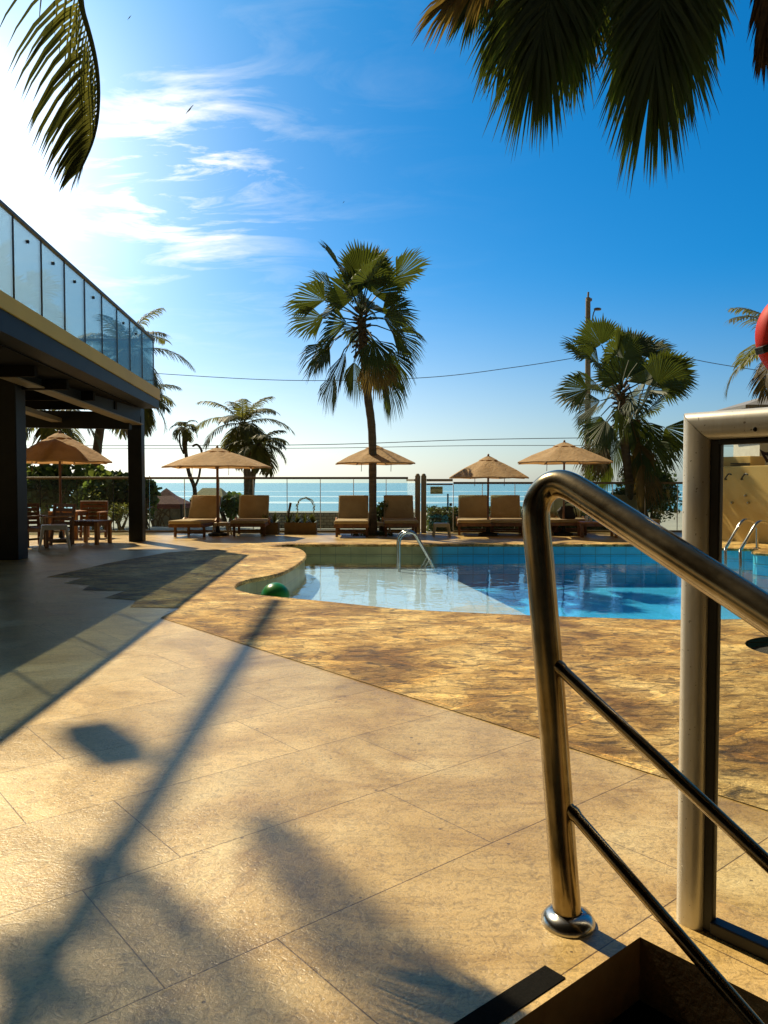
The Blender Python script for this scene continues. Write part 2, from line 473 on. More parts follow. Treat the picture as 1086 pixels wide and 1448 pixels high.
M['coco'] = leafmat('coconut_leaf', (0.045,0.062,0.014), (0.025,0.040,0.009), (0.26,0.26,0.045), 0.36, 0.55)
M['petiole'] = simple('palm_petiole', (0.16,0.16,0.05), (0.09,0.09,0.03), 0.5)
M['trunk'] = simple('palm_trunk', (0.13,0.10,0.065), (0.06,0.045,0.03), 0.9, nscale=5, stretch=(1,1,5), bstr=0.8, bscale=14)
M['fibre'] = simple('trunk_fibre', (0.09,0.06,0.03), (0.03,0.02,0.01), 0.95, nscale=20, bstr=1.0, bscale=60)
M['bush'] = leafmat('bush_leaf', (0.035,0.075,0.02), (0.02,0.045,0.012), (0.12,0.22,0.03), 0.25)
M['grape'] = leafmat('broad_leaf', (0.05,0.10,0.028), (0.03,0.065,0.018), (0.28,0.36,0.06), 0.35, nscale=1.0)
M['hedge'] = leafmat('hedge_leaf', (0.05,0.075,0.02), (0.03,0.05,0.012), (0.18,0.22,0.04), 0.25)
M['brom'] = leafmat('bromeliad_leaf', (0.10,0.13,0.03), (0.06,0.085,0.02), (0.30,0.28,0.05), 0.35)
M['stem'] = simple('bark', (0.10,0.075,0.05), (0.05,0.04,0.025), 0.9, bstr=0.5)
M['red'] = simple('red_plastic', (0.52,0.022,0.010), (0.42,0.014,0.008), 0.6, spec=0.2)
M['yellow'] = simple('yellow_plastic', (0.75,0.42,0.03), (0.65,0.34,0.02), 0.35)
M['green'] = simple('green_ball', (0.012,0.20,0.03), (0.008,0.14,0.02), 0.3)
M['wall'] = simple('beige_render', (0.66,0.47,0.17), (0.56,0.38,0.12), 0.8, nscale=2, bstr=0.3)
M['hutwall'] = simple('pale_render', (0.58,0.58,0.52), (0.5,0.5,0.45), 0.8)
M['roof'] = simple('grey_roof', (0.22,0.215,0.215), (0.17,0.17,0.17), 0.6, nscale=2)
M['maroon'] = clothmat('maroon_canvas', (0.13,0.045,0.05), (0.10,0.03,0.035), (0.16,0.05,0.05), 0.25)
M['tentwall'] = simple('tent_side', (0.16,0.16,0.13), (0.1,0.1,0.08), 0.9)
M['concrete'] = simple('concrete_pole', (0.22,0.19,0.14), (0.16,0.14,0.1), 0.85, nscale=3)
M['wire'] = simple('black_wire', (0.04,0.04,0.04), (0.03,0.03,0.03), 0.6)
M['lampgrey'] = simple('lamp_grey', (0.10,0.10,0.10), (0.07,0.07,0.07), 0.5)
M['bag'] = simple('black_cloth', (0.012,0.012,0.013), (0.006,0.006,0.007), 0.85, bstr=0.4)
M['sign'] = simple('pale_green_sign', (0.55,0.62,0.36), (0.48,0.55,0.3), 0.6)
M['signink'] = simple('dark_green_ink', (0.05,0.10,0.03), None, 0.6)
M['emblem'] = simple('plum_ink', (0.06,0.03,0.04), None, 0.6)
M['emblemw'] = simple('white_ink', (0.7,0.72,0.7), None, 0.6)
M['anti'] = simple('black_grip_and_stair_shade', (0.012,0.011,0.010), (0.006,0.006,0.005), 0.95, nscale=200, bstr=0.3, bscale=400, spec=0.05)
M['pit'] = simple('stair_stone', (0.44,0.29,0.12), (0.28,0.17,0.065), 0.7, nscale=7, bstr=0.4)
M['bird'] = simple('seabird', (0.05,0.045,0.04), None, 0.8)
M['hotel'] = simple('hotel_render', (0.16,0.12,0.08), (0.12,0.09,0.06), 0.8, nscale=1)
M['darkglass'] = simple('dark_window', (0.01,0.012,0.014), None, 0.1)
M['straw'] = simple('thatch', (0.22,0.20,0.12), (0.13,0.12,0.07), 0.95, nscale=8, bstr=0.6)
M['woven'] = simple('dried_vine', (0.5,0.46,0.30), (0.36,0.33,0.2), 0.9)
M['white'] = simple('white_ceramic', (0.75,0.73,0.68), None, 0.3)
def blockwall():
    m, nt, b = newmat('grey_block')
    vec = coords(nt, True, rot=(PI/2,0,0))
    br = N(nt, 'ShaderNodeTexBrick'); L(nt, vec, br.inputs['Vector'])
    br.inputs['Scale'].default_value = 1.0; br.inputs['Brick Width'].default_value = 0.16; br.inputs['Row Height'].default_value = 0.08
    br.inputs['Mortar Size'].default_value = 0.012
    br.inputs['Color1'].default_value = (0.30,0.27,0.22,1); br.inputs['Color2'].default_value = (0.22,0.20,0.17,1)
    br.inputs['Mortar'].default_value = (0.09,0.085,0.075,1)
    L(nt, br.outputs['Color'], b.inputs['Base Color']); b.inputs['Roughness'].default_value = 0.9
    return m
M['block'] = blockwall()

# ------------------------------------------------------------------ setting: deck, pool, sea
def inside(p, poly):
    c = False; n = len(poly); j = n - 1
    for i in range(n):
        a, b = poly[i], poly[j]
        if (a[1] > p[1]) != (b[1] > p[1]) and p[0] < (b[0]-a[0])*(p[1]-a[1])/(b[1]-a[1]) + a[0]: c = not c
        j = i
    return c
def sheet(outer, holes, z):
    vs = []; es = []
    for lp in [outer] + holes:
        o = len(vs)
        vs += [Vector((p[0], p[1])) for p in lp]
        es += [(o+i, o+(i+1) % len(lp)) for i in range(len(lp))]
    r = geometry.delaunay_2d_cdt(vs, es, [], 0, 1e-5)
    ov, of = r[0], r[2]
    fs = []
    for f in of:
        c = sum((ov[i] for i in f), Vector((0,0))) / len(f)
        if inside(c, outer) and not any(inside(c, h) for h in holes):
            a = ov[f[1]] - ov[f[0]]; b = ov[f[2]] - ov[f[0]]
            fs.append(tuple(f) if a.x*b.y - a.y*b.x > 0 else tuple(reversed(f)))
    mb = MB(); mb.add([(p.x, p.y, z) for p in ov], fs)
    return mb

pool_ctrl = [gp(385,772.5), gp(415,774.5), gp(429.5,781), gp(427.5,791), gp(398,809), gp(352,819), gp(334,825), gp(330,832.5), gp(345,838), gp(370,842.5),
             gp(458,851), gp(561,861.5), gp(650,866.5), gp(736,870.5), gp(870,875), gp(1000,877)]
pool_ctrl = [Vector((p.x, p.y, 0)) for p in pool_ctrl] + [Vector(p) for p in ((5.2,7.0,0),(7.3,8.4,0),(8.0,10.6,0),(7.3,12.3,0),(6.45,13.25,0),(6.15,14.2,0))]
ptop = crom(pool_ctrl, 6, True)
# straight far edge
FAR = 15.05
pool = [(p.x, min(p.y, FAR)) for p in ptop]
far_pts = [(5.9, FAR), (4.0, FAR), (2.0, FAR), (0.0, FAR), (-1.9, FAR)]
# keep the loop up to the last control, then run the far edge back to the start
k_end = 6 * (len(pool_ctrl) - 1)
pool = pool[:k_end + 1] + far_pts
C0 = gp(905, 1325); C0 = Vector((C0.x, C0.y, 0))
pit = [C0, C0 - TA*1.7, C0 - TA*1.7 + TB*3.2, C0 + TB*3.2]
pit = [(p.x, p.y) for p in pit]

deck_outer = [(-45,-25),(45,-25),(45,18.75),(-45,18.75)]
tree_c = Vector((3.12, 5.5, 0))
bed = [(tree_c.x + 0.47*math.cos(2*PI*k/28), tree_c.y + 0.47*math.sin(2*PI*k/28)) for k in range(28)]
o = obj('pool_deck', sheet(deck_outer, [pool, pit, bed], 0.0), M['tile'], smooth=False); tag(o, kind='structure')

# rough apron round the pool, stepped along the tile joints on its left
ap = []
A0 = Vector((-1.99, 6.8, 0)); A1 = Vector((-4.30, 9.75, 0))
ap += [(1.35, 2.83), (A0.x, A0.y)]
nst = 5
for k in range(nst):
    p = A0.lerp(A1, (k+0.5)/nst); q = A0.lerp(A1, (k+1)/nst)
    ap += [(p.x + TA.x*0.36, p.y + TA.y*0.36)] if k % 2 == 0 else [(p.x + TA.x*0.2, p.y + TA.y*0.2)]
    ap += [(q.x, q.y)]
ap += [(-4.1, 11.6), (-3.75, 13.2), (-2.9, 14.0), (-2.75, 15.45), (9.5, 15.45), (10.5, 4.0), (8.0, -2.0), (5.4, -2.0)]
ap = list(reversed(ap))
o = obj('stone_apron', sheet(ap, [pool, bed], 0.004), M['rough'], smooth=False); tag(o, kind='structure')
# bullnose lip
lip = MB(); lp = [Vector((x, y, -0.022)) for x, y in pool]
lip.tube(lp + [lp[0]], 0.030, 8, cap=False)
o = obj('pool_coping', lip, M['rough']); tag(o, kind='structure')
# walls
w = MB(); n = len(pool)
vs = [(x, y, -0.02) for x, y in pool] + [(x, y, -1.7) for x, y in pool]
w.add(vs, [(i, n+i, n+(i+1) % n, (i+1) % n) for i in range(n)])
o = obj('pool_wall', w, M['pooltile'], smooth=False); tag(o, kind='structure')
# floors
xs0, xs1 = 2.27, 0.84     # edge of the shelf: near, far
fl = MB()
fl.add([(-6,5,-0.45),(xs0+0.25,5,-0.45),(xs1,15.4,-0.45),(-6,15.4,-0.45)], [(0,1,2,3)])
o = obj('pool_shelf', fl, M['shallow'], smooth=False); tag(o, kind='structure')
fl = MB(); fl.add([(xs0+0.25,5,-0.45),(xs0+0.25,5,-0.78),(xs1,15.4,-0.78),(xs1,15.4,-0.45)], [(0,1,2,3)])
o = obj('pool_step', fl, M['deep'], smooth=False); tag(o, kind='structure')
fl = MB(); fl.add([(0,4,-0.78),(11,4,-0.78),(11,16,-0.78),(0,16,-0.78)], [(0,1,2,3)])
o = obj('pool_floor', fl, M['deep'], smooth=False); tag(o, kind='structure')
o = obj('pool_water', sheet(pool, [], -0.22), M['water'], smooth=False); tag(o, kind='structure')

# stairwell
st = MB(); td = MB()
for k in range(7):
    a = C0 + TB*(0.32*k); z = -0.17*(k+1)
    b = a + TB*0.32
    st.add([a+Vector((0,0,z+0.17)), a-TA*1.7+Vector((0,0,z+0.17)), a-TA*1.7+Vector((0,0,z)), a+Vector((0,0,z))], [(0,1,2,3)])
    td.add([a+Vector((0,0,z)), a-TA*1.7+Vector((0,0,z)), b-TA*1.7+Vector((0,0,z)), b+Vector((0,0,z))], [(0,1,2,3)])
for p in (C0, C0 - TA*1.7):
    q = p + TB*3.2
    st.add([p, q, q+Vector((0,0,-1.6)), p+Vector((0,0,-1.6))], [(0,1,2,3)])
q = C0 + TB*3.2
st.add([q, q-TA*1.7, q-TA*1.7+Vector((0,0,-1.6)), q+Vector((0,0,-1.6))], [(0,1,2,3)])
o = obj('stairs', st, M['pit'], smooth=False); tag(o, kind='structure')
o = obj('stair_treads', td, M['anti'], smooth=False); tag(o, kind='structure')  # black grip material on the treads stands in for stairwell shade
# grip strip on the deck by the top step
g0 = gp(785,1375); g0 = Vector((g0.x, g0.y, 0))
sm = MB(); c = g0 - TA*0.6
wv = 0.062
p4 = [g0 + TB*wv/2, g0 - TB*wv/2, g0 - TA*1.2 - TB*wv/2, g0 - TA*1.2 + TB*wv/2]
sm.prism([(p.x, p.y) for p in p4], 0.0008, 0.0028)
o = obj('grip_strip', sm, M['anti'], smooth=False, recalc=True)
tag(o, 'black anti slip strip stuck along the top stair edge', 'grip strip')

# palm bed soil
sb = MB(); sb.lathe([(0.0,-0.03),(0.3,-0.045),(0.49,-0.07)], 28, tree_c)
o = obj('soil', sb, M['soil']); tag(o, kind='structure')

# land beyond the fence and beach
tr = MB(); rows = [(18.72,-0.02),(22,-0.05),(25,-0.5),(30,-1.25),(60,-1.4),(90,-1.62),(150,-3.0)]
for i, (y, z) in enumerate(rows):
    tr.v += [Vector((-900, y, z)), Vector((900, y, z))]
for i in range(len(rows)-1): tr.f.append((2*i, 2*i+1, 2*i+3, 2*i+2))
o = obj('beach', tr, M['sand']); tag(o, kind='structure')
se = MB(); se.add([(-30000,60,-1.5),(30000,60,-1.5),(30000,50000,-1.5),(-30000,50000,-1.5)], [(0,1,2,3)])
o = obj('sea', se, M['sea'], smooth=False); tag(o, kind='structure')

# ------------------------------------------------------------------ handrail
t = thing('stair_handrail', 'brushed steel stair handrail with two thin mid rails beside the stair opening', 'handrail', gp(806,1318))
path = [at(803,1318,2.055), at(797,1230,2.060), at(779,980,2.075), at(764,800,2.092), at(758.5,742,2.103), at(759,716,2.108), at(768,696,2.105), at(785,685,2.088), at(806,688,2.056), at(842,710,1.985)]
p_end = at(1086,869,1.60); p_start = at(842,710,1.985)
path += [p_end, p_end + (p_end - p_start)*1.3]
fine = path[:4] + crom(path[3:10], 7)[1:] + path[10:]
fine[0].z = 0.0
obj('rail', MB().tube(fine, 0.0385, 28), M['steel'], t)
fb = fine[0].copy()
obj('flange', MB().lathe([(0.0385,0.034),(0.046,0.032),(0.062,0.024),(0.072,0.010),(0.073,0.0)], 36, (fb.x, fb.y, 0.001)), M['chrome'], t)
for (pa, da, pb, db) in (((778,932), 2.075, (1086,1221), 1.62), ((798,1135), 2.06, (1068,1448), 1.64)):
    a = at(*pa, da); b = at(*pb, db)
    m1 = MB(); m1.tube([a, b, b + (b-a)*1.2], 0.0165, 16)
    mr = obj('mid_rail', m1, M['steel'], t)
    d = (b-a).normalized()
    obj('weld', MB().tube([a + d*0.028, a + d*0.040, a+d*0.052], [0.019,0.0195,0.0168], 14), M['steel'], mr)

# ------------------------------------------------------------------ framed glass screen
P0 = gp(960,1296); P0 = Vector((P0.x, P0.y, 0))
d = TB.copy(); nrm = Vector((TA.x, TA.y, 0))
t = thing('glass_screen', 'glass panel in a rounded silver aluminium frame with black seal', 'glass screen', P0)
pw, pdp = 0.075, 0.066
def rprof(w, h, r, k=5):
    pts = []
    for cx, cy, a0 in ((w/2-r, h/2-r, 0), (-w/2+r, h/2-r, 90), (-w/2+r, -h/2+r, 180), (w/2-r, -h/2+r, 270)):
        for i in range(k+1):
            a = R(a0 + 90*i/k); pts.append((cx + r*math.cos(a), cy + r*math.sin(a)))
    return pts
prof = rprof(pw, pdp, 0.026)
ztop = 1.388; LEN = 1.1
def sweep_post():
    mb = MB(); n = len(prof); vs = []
    for (u, v) in prof:        # u along panel dir, v along normal; miter at the top: z = ztop - (u + pw/2)
        base = P0 + d*(pw/2 + u) + nrm*v
        vs.append(base)
    for (u, v) in prof:
        base = P0 + d*(pw/2 + u) + nrm*v
        vs.append(base + Vector((0,0, ztop - (u + pw/2) - 0.0012)))
    mb.add(vs, [(i,(i+1)%n, n+(i+1)%n, n+i) for i in range(n)] + [tuple(range(n-1,-1,-1)), tuple(range(n,2*n))])
    return mb
def sweep_rail():
    mb = MB(); n = len(prof); vs = []
    for (u, v) in prof:        # u -> vertical offset below top
        dep = u + pw/2
        vs.append(P0 + d*(dep + 0.0012) + nrm*v + Vector((0,0,ztop - dep)))
    for (u, v) in prof:
        dep = u + pw/2
        vs.append(P0 + d*LEN + nrm*v + Vector((0,0,ztop - dep)))
    mb.add(vs, [(i, n+i, n+(i+1)%n, (i+1)%n) for i in range(n)] + [tuple(range(n)), tuple(range(2*n-1,n-1,-1))])
    return mb
obj('post', sweep_post(), M['alu'], t, recalc=True)
tr_ = obj('top_rail', sweep_rail(), M['alu'], t, recalc=True)
sc = P0 + d*0.20 - nrm*(pdp/2 + 0.001) + Vector((0,0,ztop-0.055))
obj('screw', MB().lathe([(0,0.002),(0.005,0.0015),(0.006,0)], 12, sc, Matrix.Rotation(PI/2,3,'X')), M['darksteel'], tr_)
bk = MB()
bk.bar(P0 + d*(pw+0.011), P0 + d*(pw+0.011) + Vector((0,0,ztop-pw)), 0.022, 0.030, up=d)
bk.bar(P0 + d*(pw+0.022) + Vector((0,0,ztop-pw-0.007)), P0 + d*LEN + Vector((0,0,ztop-pw-0.007)), 0.030, 0.014)
bk.bar(P0 + d*(pw+0.022) + Vector((0,0,0.018)), P0 + d*LEN + Vector((0,0,0.018)), 0.04, 0.036)
obj('seal', bk, M['rubber'], t, smooth=False, bevel=0.004)
gl = MB(); gl.bar(P0 + d*(pw+0.023) + Vector((0,0,0.70)), P0 + d*(LEN-0.01) + Vector((0,0,0.70)), 0.008, 1.21)
pane = obj('pane', gl, M['gateglass'], t, smooth=False)
# emblem printed on the pane: a mask of two pointed eyes over a beard
ctr = P0 + d*0.232 + Vector((0,0,1.268)) - nrm*0.006
def emb(pts, off, name, m):
    mb = MB(); n = len(pts)
    f = [ctr + d*(u*0.0165) + Vector((0,0,v*0.0165)) - nrm*off for u, v in pts]
    bq = [p + nrm*0.0008 for p in f]
    mb.add(f + bq, [tuple(range(n)), tuple(range(2*n-1, n-1, -1))] + [(i, n+i, n+(i+1)%n, (i+1)%n) for i in range(n)])
    obj(name, mb, m, pane, smooth=False, recalc=True)
emb([(-2.0,1.0),(-1.2,0.55),(-0.4,0.5),(0,0.3),(0.4,0.5),(1.2,0.55),(2.0,1.0),(1.6,0.1),(0.9,-1.1),(0.45,-0.8),(0,-1.7),(-0.45,-0.8),(-0.9,-1.1),(-1.6,0.1)], 0.0, 'emblem', M['emblem'])
emb([(-1.15,0.1),(-0.5,-0.1),(0,-0.15),(0.5,-0.1),(1.15,0.1),(0.6,-0.65),(0,-0.9),(-0.6,-0.65)], 0.0012, 'emblem', M['emblemw'])

# ------------------------------------------------------------------ building with balcony (left)
def eave(y):           # x of the fascia line at depth y
    return -4.55 + 0.0166*(15.7 - y)
y1 = 15.7; y0 = 1.0
c_top1, c_bot1, c_dk1 = at(228,551,y1).z, at(228,566,y1).z, at(227,578,y1).z
yn = 8.88
def depth_at0(py, off):      # where the facade line passes the picture's left edge
    r_ = ray(0, py); return (-4.55 + 0.0166*15.7 - off)/(r_.x/r_.y + 0.0166)
def z_at0(py, off=0.0):       # height of the line there, carried along its own slope to depth yn
    d_ = depth_at0(py, off); return at(0, py, d_).z, d_
def carry(z1, py, off=0.0):
    z, d_ = z_at0(py, off); return z1 + (z - z1)*(y1 - yn)/(y1 - d_)
c_top0, c_bot0, c_dk0 = carry(c_top1, 409.6), carry(c_bot1, 433.6), carry(c_dk1, 466)
def lin(a1, a0, y): return a1 + (a0 - a1)*(y1 - y)/(y1 - yn)
XB = -9.6
bld = thing('terrace_building', 'dark steel framed terrace with an ochre edged balcony slab and glass railing', 'building', (-6, 10, 0))
def slab(ztop, zbot, inset, name, m, bev=0.0, ye=y1):
    mb = MB(); vs = []
    for y in (ye, y0):
        for (x, zf) in ((eave(y) - inset, ztop), (eave(y) - inset, zbot), (XB, zbot), (XB, ztop)):
            vs.append((x, y, lin(zf[0], zf[1], y)))
    mb.add(vs, [(3,2,1,0),(4,5,6,7),(0,1,5,4),(1,2,6,5),(2,3,7,6),(3,0,4,7)])
    return obj(name, mb, m, bld, smooth=False, recalc=True)
slab((c_top1, c_top0), (c_bot1, c_bot0), 0.0, 'fascia', M['gold'])
slab((c_bot1-0.004, c_bot0-0.004), (c_dk1, c_dk0), 0.02, 'roof_edge', M['darksteel'], ye=y1-0.02)
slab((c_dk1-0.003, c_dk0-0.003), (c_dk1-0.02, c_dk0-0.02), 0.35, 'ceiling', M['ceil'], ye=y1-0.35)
# ceiling joists
cj = MB()
for y in [3+1.15*k for k in range(11)]:
    z = lin(c_dk1, c_dk0, y) - 0.10
    cj.bar((eave(y)-0.5, y, z), (XB+0.2, y, z), 0.10, 0.15)
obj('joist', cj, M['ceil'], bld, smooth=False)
# columns
k1 = gp(206,766)
def column(pxr, py, pxl, depth_w, ztop):
    a = gp(pxr, py); b = gp(pxl, py)
    w = a.x - b.x
    mb = MB(); mb.box((a.x - w/2, a.y + depth_w/2, ztop/2), (w, depth_w, ztop))
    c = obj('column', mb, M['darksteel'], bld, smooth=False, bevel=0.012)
    # flange strip on the lit side
    return a
kc = column(200, 766, 182, 0.30, lin(c_dk1, c_dk0, 15.2)-0.003)
fm = MB(); p = gp(200,766); fm.box((p.x+0.012, p.y+0.06, 1.28), (0.02, 0.10, 2.55)); obj('flange', fm, M['darksteel'], bld, smooth=False)
kc1 = column(26, 792, -46, 0.34, lin(c_dk1, c_dk0, 12)-0.003)
# beam between the columns, lower flange coloured paler to look lit by the floor
b1 = at(194,600,15.55); b0 = at(38,543,11.9)
ext = (b0 - b1)*0.5
mb = MB(); up_ = Vector((0,0,0.22))
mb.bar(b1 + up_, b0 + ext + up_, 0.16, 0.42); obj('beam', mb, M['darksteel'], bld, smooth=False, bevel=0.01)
mb = MB(); mb.bar(b1 + Vector((0,0,-0.002)), b0 + ext + Vector((0,0,-0.002)), 0.26, 0.022); obj('beam_lit_edge', mb, M['post'], bld, smooth=False)
mb = MB(); q1 = at(80,594,15.2); q0 = at(20,575,13.0)
mb.bar(q1, q0 + (q0-q1)*0.4, 0.2, 0.08); obj('beam', mb, M['post'], bld, smooth=False)
mb = MB(); q1 = at(186,606,15.45); mb.bar((q1.x, 15.4, q1.z+0.15), (XB, 15.4, q1.z+0.23), 0.16, 0.34); obj('beam', mb, M['darksteel'], bld, smooth=False)
# railing
r1 = at(219,480.5,y1-0.1).z; r0 = carry(r1, 286, 0.09)
def rz(y): return r1 + (r0-r1)*(y1-y)/(y1-yn)
ins = 0.09
top = MB(); top.bar((eave(y1)-ins, y1-0.1, r1), (eave(y0)-ins, y0, rz(y0)), 0.055, 0.045)
rl = obj('balcony_rail', top, M['rail'], bld, smooth=False, bevel=0.006)
top = MB(); top.bar((eave(y1)-ins-0.03, y1-0.13, r1), (XB, y1-0.13, r1-0.02), 0.055, 0.045)
obj('balcony_rail', top, M['rail'], bld, smooth=False, bevel=0.006)
# panels from seam pixel positions
seams_px = [218, 202, 185, 167, 146, 122, 94, 62, 23]
ys = []
for px in seams_px:
    # intersect with x = eave(y)-ins
    kx = (px - CX)/F
    dd = ray(px, 600); sl = dd.x/dd.y
    y = (-4.55 + 0.0166*15.7 - ins) / (sl + 0.0166)
    ys.append(y)
ys += [ys[-1]-1.05*k for k in range(1,7)]
for i in range(len(ys)-1):
    ya, yb = ys[i]-0.006, ys[i+1]+0.006
    mb = MB(); vs = []
    for y in (ya, yb):
        x = eave(y)-ins
        zb = lin(c_top1, c_top0, y)+0.01; zt = rz(y)-0.024
        vs += [(x-0.006,y,zb),(x+0.006,y,zb),(x+0.006,y,zt),(x-0.006,y,zt)]
    mb.add(vs, [(3,2,1,0),(4,5,6,7),(0,1,5,4),(1,2,6,5),(2,3,7,6),(3,0,4,7)])
    gp_ = obj('glass_panel', mb, M['balglass'], bld, smooth=False)
    x = eave(ya)-ins
    zb = lin(c_top1, c_top0, ya)+0.004; zt = rz(ya)-0.02
    mb = MB(); mb.box((x, ya+0.006, (zb+zt)/2), (0.022, 0.010, zt-zb)); obj('seam', mb, M['lampgrey'], gp_, smooth=False)
    if i in (1,2,4,5,6,7):
        ym = (ya+yb)/2; xx = eave(ym)-ins; zc = rz(ym) - 0.19
        mb = MB(); mb.lathe([(0,0.016),(0.024,0.016),(0.024,-0.016),(0,-0.016)], 12, (xx, ym, zc), Matrix.Rotation(PI/2,3,'Y'))
        obj('glass_clamp', mb, M['darksteel'], gp_)
for k in range(4):
    xa = eave(y1)-ins-0.04 - 1.2*k
    mb = MB(); mb.box((xa-0.59, y1-0.13, (c_top1+r1)/2), (1.17, 0.012, r1-c_top1-0.05)); obj('glass_panel', mb, M['balglass'], bld, smooth=False)

# unseen mast added above the terrace roof; boom and box cast the deck shadows
zs = lin(c_top1, c_top0, 10.0)
t = thing('shadow_mast', 'unseen mast with boom and box added above the roof to shade the deck', 'shadow caster', (-7.72, 9.0, zs))
obj('pole', MB().tube([(-7.72,9.0,zs),(-7.72,9.0,12.1)], [0.11,0.08], 12), M['darksteel'], t)
obj('boom', MB().bar((-7.73,8.9,12.0), (-8.04,16.08,12.0), 0.105, 0.105), M['darksteel'], t, smooth=False)
m1 = MB(); m1.box((-8.18,11.72,11.9), (0.25,0.25,0.52), Matrix.Rotation(R(25),3,'Z')); m1.bar((-7.86,11.74,12.0), (-8.2,11.74,12.0), 0.012,0.012)
obj('shadow_box', m1, M['darksteel'], t, smooth=False)

# hotel behind the camera
t = thing('hotel_building', 'brown hotel front with dark windows facing the pool', 'building', (0,-9,0))
mb = MB(); mb.box((0,-9.5,9), (60,1,18)); obj('wall', mb, M['hotel'], t, smooth=False)
obj('canopy', MB().box((0,-3.6,4.1), (40,10.8,0.35)), M['ceil'], t, smooth=False)  # unseen roof added overhead to darken steel reflections and foreground sky fill
for i in range(9):
    for j in range(5):
        mb = MB(); mb.box((-20+5*i, -8.98, 2+3.4*j), (3.2,0.06,2.3)); obj('window', mb, M['darkglass'], t, smooth=False)

# ------------------------------------------------------------------ glass fence and gate
FY = 18.6
def fence(name, label, pxs, zt, extra_posts=()):
    xs = [at(px, 700, FY).x for px in pxs]
    t = thing(name, label, 'fence', (xs[0], FY, 0))
    m1 = MB(); m1.bar((xs[0], FY, zt), (xs[-1], FY, zt), 0.06, 0.055); obj('top_rail', m1, M['rail'], t, smooth=False, bevel=0.006)
    m1 = MB(); m1.bar((xs[0], FY, 0.03), (xs[-1], FY, 0.03), 0.05, 0.05); obj('base_channel', m1, M['post'], t, smooth=False)
    for i in range(len(xs)-1):
        m1 = MB(); m1.box(((xs[i]+xs[i+1])/2, FY, (zt+0.03)/2), (abs(xs[i+1]-xs[i])-0.02, 0.012, zt-0.09)); obj('glass_panel', m1, M['glass'], t, smooth=False)
        m1 = MB(); m1.box((xs[i], FY, (zt+0.03)/2), (0.016, 0.02, zt-0.09))
        obj('joint_strip', m1, M['white'] if pxs[i] > 215 else M['darksteel'], t, smooth=False)
    return t
zl = at(400,676,FY).z
left_px = [-330,-280,-230,-181,-132,-83,-36,11,57,109,160,211,261,310,358,406,453,500,546,577]
fence('glass_fence', 'long bronze railed glass fence left of the gate posts', left_px, zl)
zr = at(760,683,FY).z
right_px = [641,682,728,774,820,866,912,958,1004,1050]
fence('glass_fence', 'lower bronze railed glass fence right of the gate posts', right_px, zr)
xa, xb = at(590.5,700,FY).x, at(599,700,FY).x
t = thing('gate', 'glass gate between twin taupe posts with a small pale green sign', 'gate', ((xa+xb)/2, FY, 0))
for x in (xa, xb):
    m1 = MB(); m1.box((x, FY-0.03, 0.69), (0.125, 0.12, 1.38)); pst = obj('post', m1, M['post'], t, smooth=False, bevel=0.012)
    m1 = MB(); m1.lathe([(0.05,0),(0.05,0.02),(0.03,0.045),(0,0.05)], 12, (x,FY-0.03,1.38)); obj('cap', m1, M['post'], pst)
# right leaf
xe = at(640,700,FY).x
ztg = at(620,679,FY).z
m1 = MB(); m1.bar((xb+0.07, FY-0.02, ztg), (xe, FY-0.02, ztg), 0.05, 0.06); obj('top_rail', m1, M['post'], t, smooth=False)
m1 = MB(); m1.bar((xb+0.07, FY-0.02, ztg-0.1), (xe, FY-0.02, ztg-0.1), 0.04, 0.04); obj('mid_bar', m1, M['rail'], t, smooth=False)
m1 = MB(); m1.box(((xb+xe)/2+0.03, FY-0.02, (ztg-0.1)/2), (xe-xb-0.1, 0.012, ztg-0.16)); lf = obj('glass_leaf', m1, M['glass'], t, smooth=False)
s0 = at(608.5,688,FY-0.035); s1 = at(626,698.5,FY-0.035)
m1 = MB(); m1.box(((s0.x+s1.x)/2, FY-0.034, (s0.z+s1.z)/2), (s1.x-s0.x, 0.008, s0.z-s1.z)); sg = obj('sign', m1, M['sign'], lf, smooth=False)
ik = MB(); W = s1.x - s0.x
rs = random.Random(3)
for r_, (zz, hh, cnt, m0) in enumerate(((0.78, 0.33, 8, 0.05), (0.40, 0.10, 3, 0.36), (0.18, 0.16, 11, 0.04))):
    cw = W*(1-2*m0)/cnt
    for i in range(cnt):
        cx = s0.x + W*m0 + cw*(i+0.5); cz = s1.z + (s0.z-s1.z)*zz; h = (s0.z-s1.z)*hh
        ik.box((cx-cw*0.26, FY-0.0395, cz), (cw*0.22, 0.003, h))
        if rs.random() < 0.8: ik.box((cx+cw*0.2, FY-0.0395, cz), (cw*0.2, 0.003, h*rs.choice((1,1,0.6))))
        ik.box((cx-cw*0.02, FY-0.0405, cz + h*rs.choice((-0.4,0.0,0.4))), (cw*0.5, 0.003, h*0.2))
obj('lettering', ik, M['signink'], sg, smooth=False)
m1 = MB(); x = at(633,700,FY).x; m1.box((x, FY-0.06, 0.73), (0.035,0.05,0.42)); m1.box((x+0.07,FY-0.05,0.68),(0.06,0.06,0.07)); obj('latch', m1, M['darksteel'], lf, smooth=False)
# open left leaf, swung toward the pool
m1 = MB(); pa = Vector((xa-0.06, FY-0.05, 0)); pb = Vector((at(576,700,FY-1.0).x, FY-1.0+0.1, 0))
pb = Vector((pa.x-0.17, pa.y+0.75, 0))
m1.bar(pa+Vector((0,0,1.27)), pb+Vector((0,0,1.27)), 0.05, 0.05); obj('top_rail', m1, M['post'], t, smooth=False)
m1 = MB(); m1.bar(pa+Vector((0,0,0.65)), pb+Vector((0,0,0.65)), 0.012, 1.18); obj('glass_leaf', m1, M['balglass'], t, smooth=False)

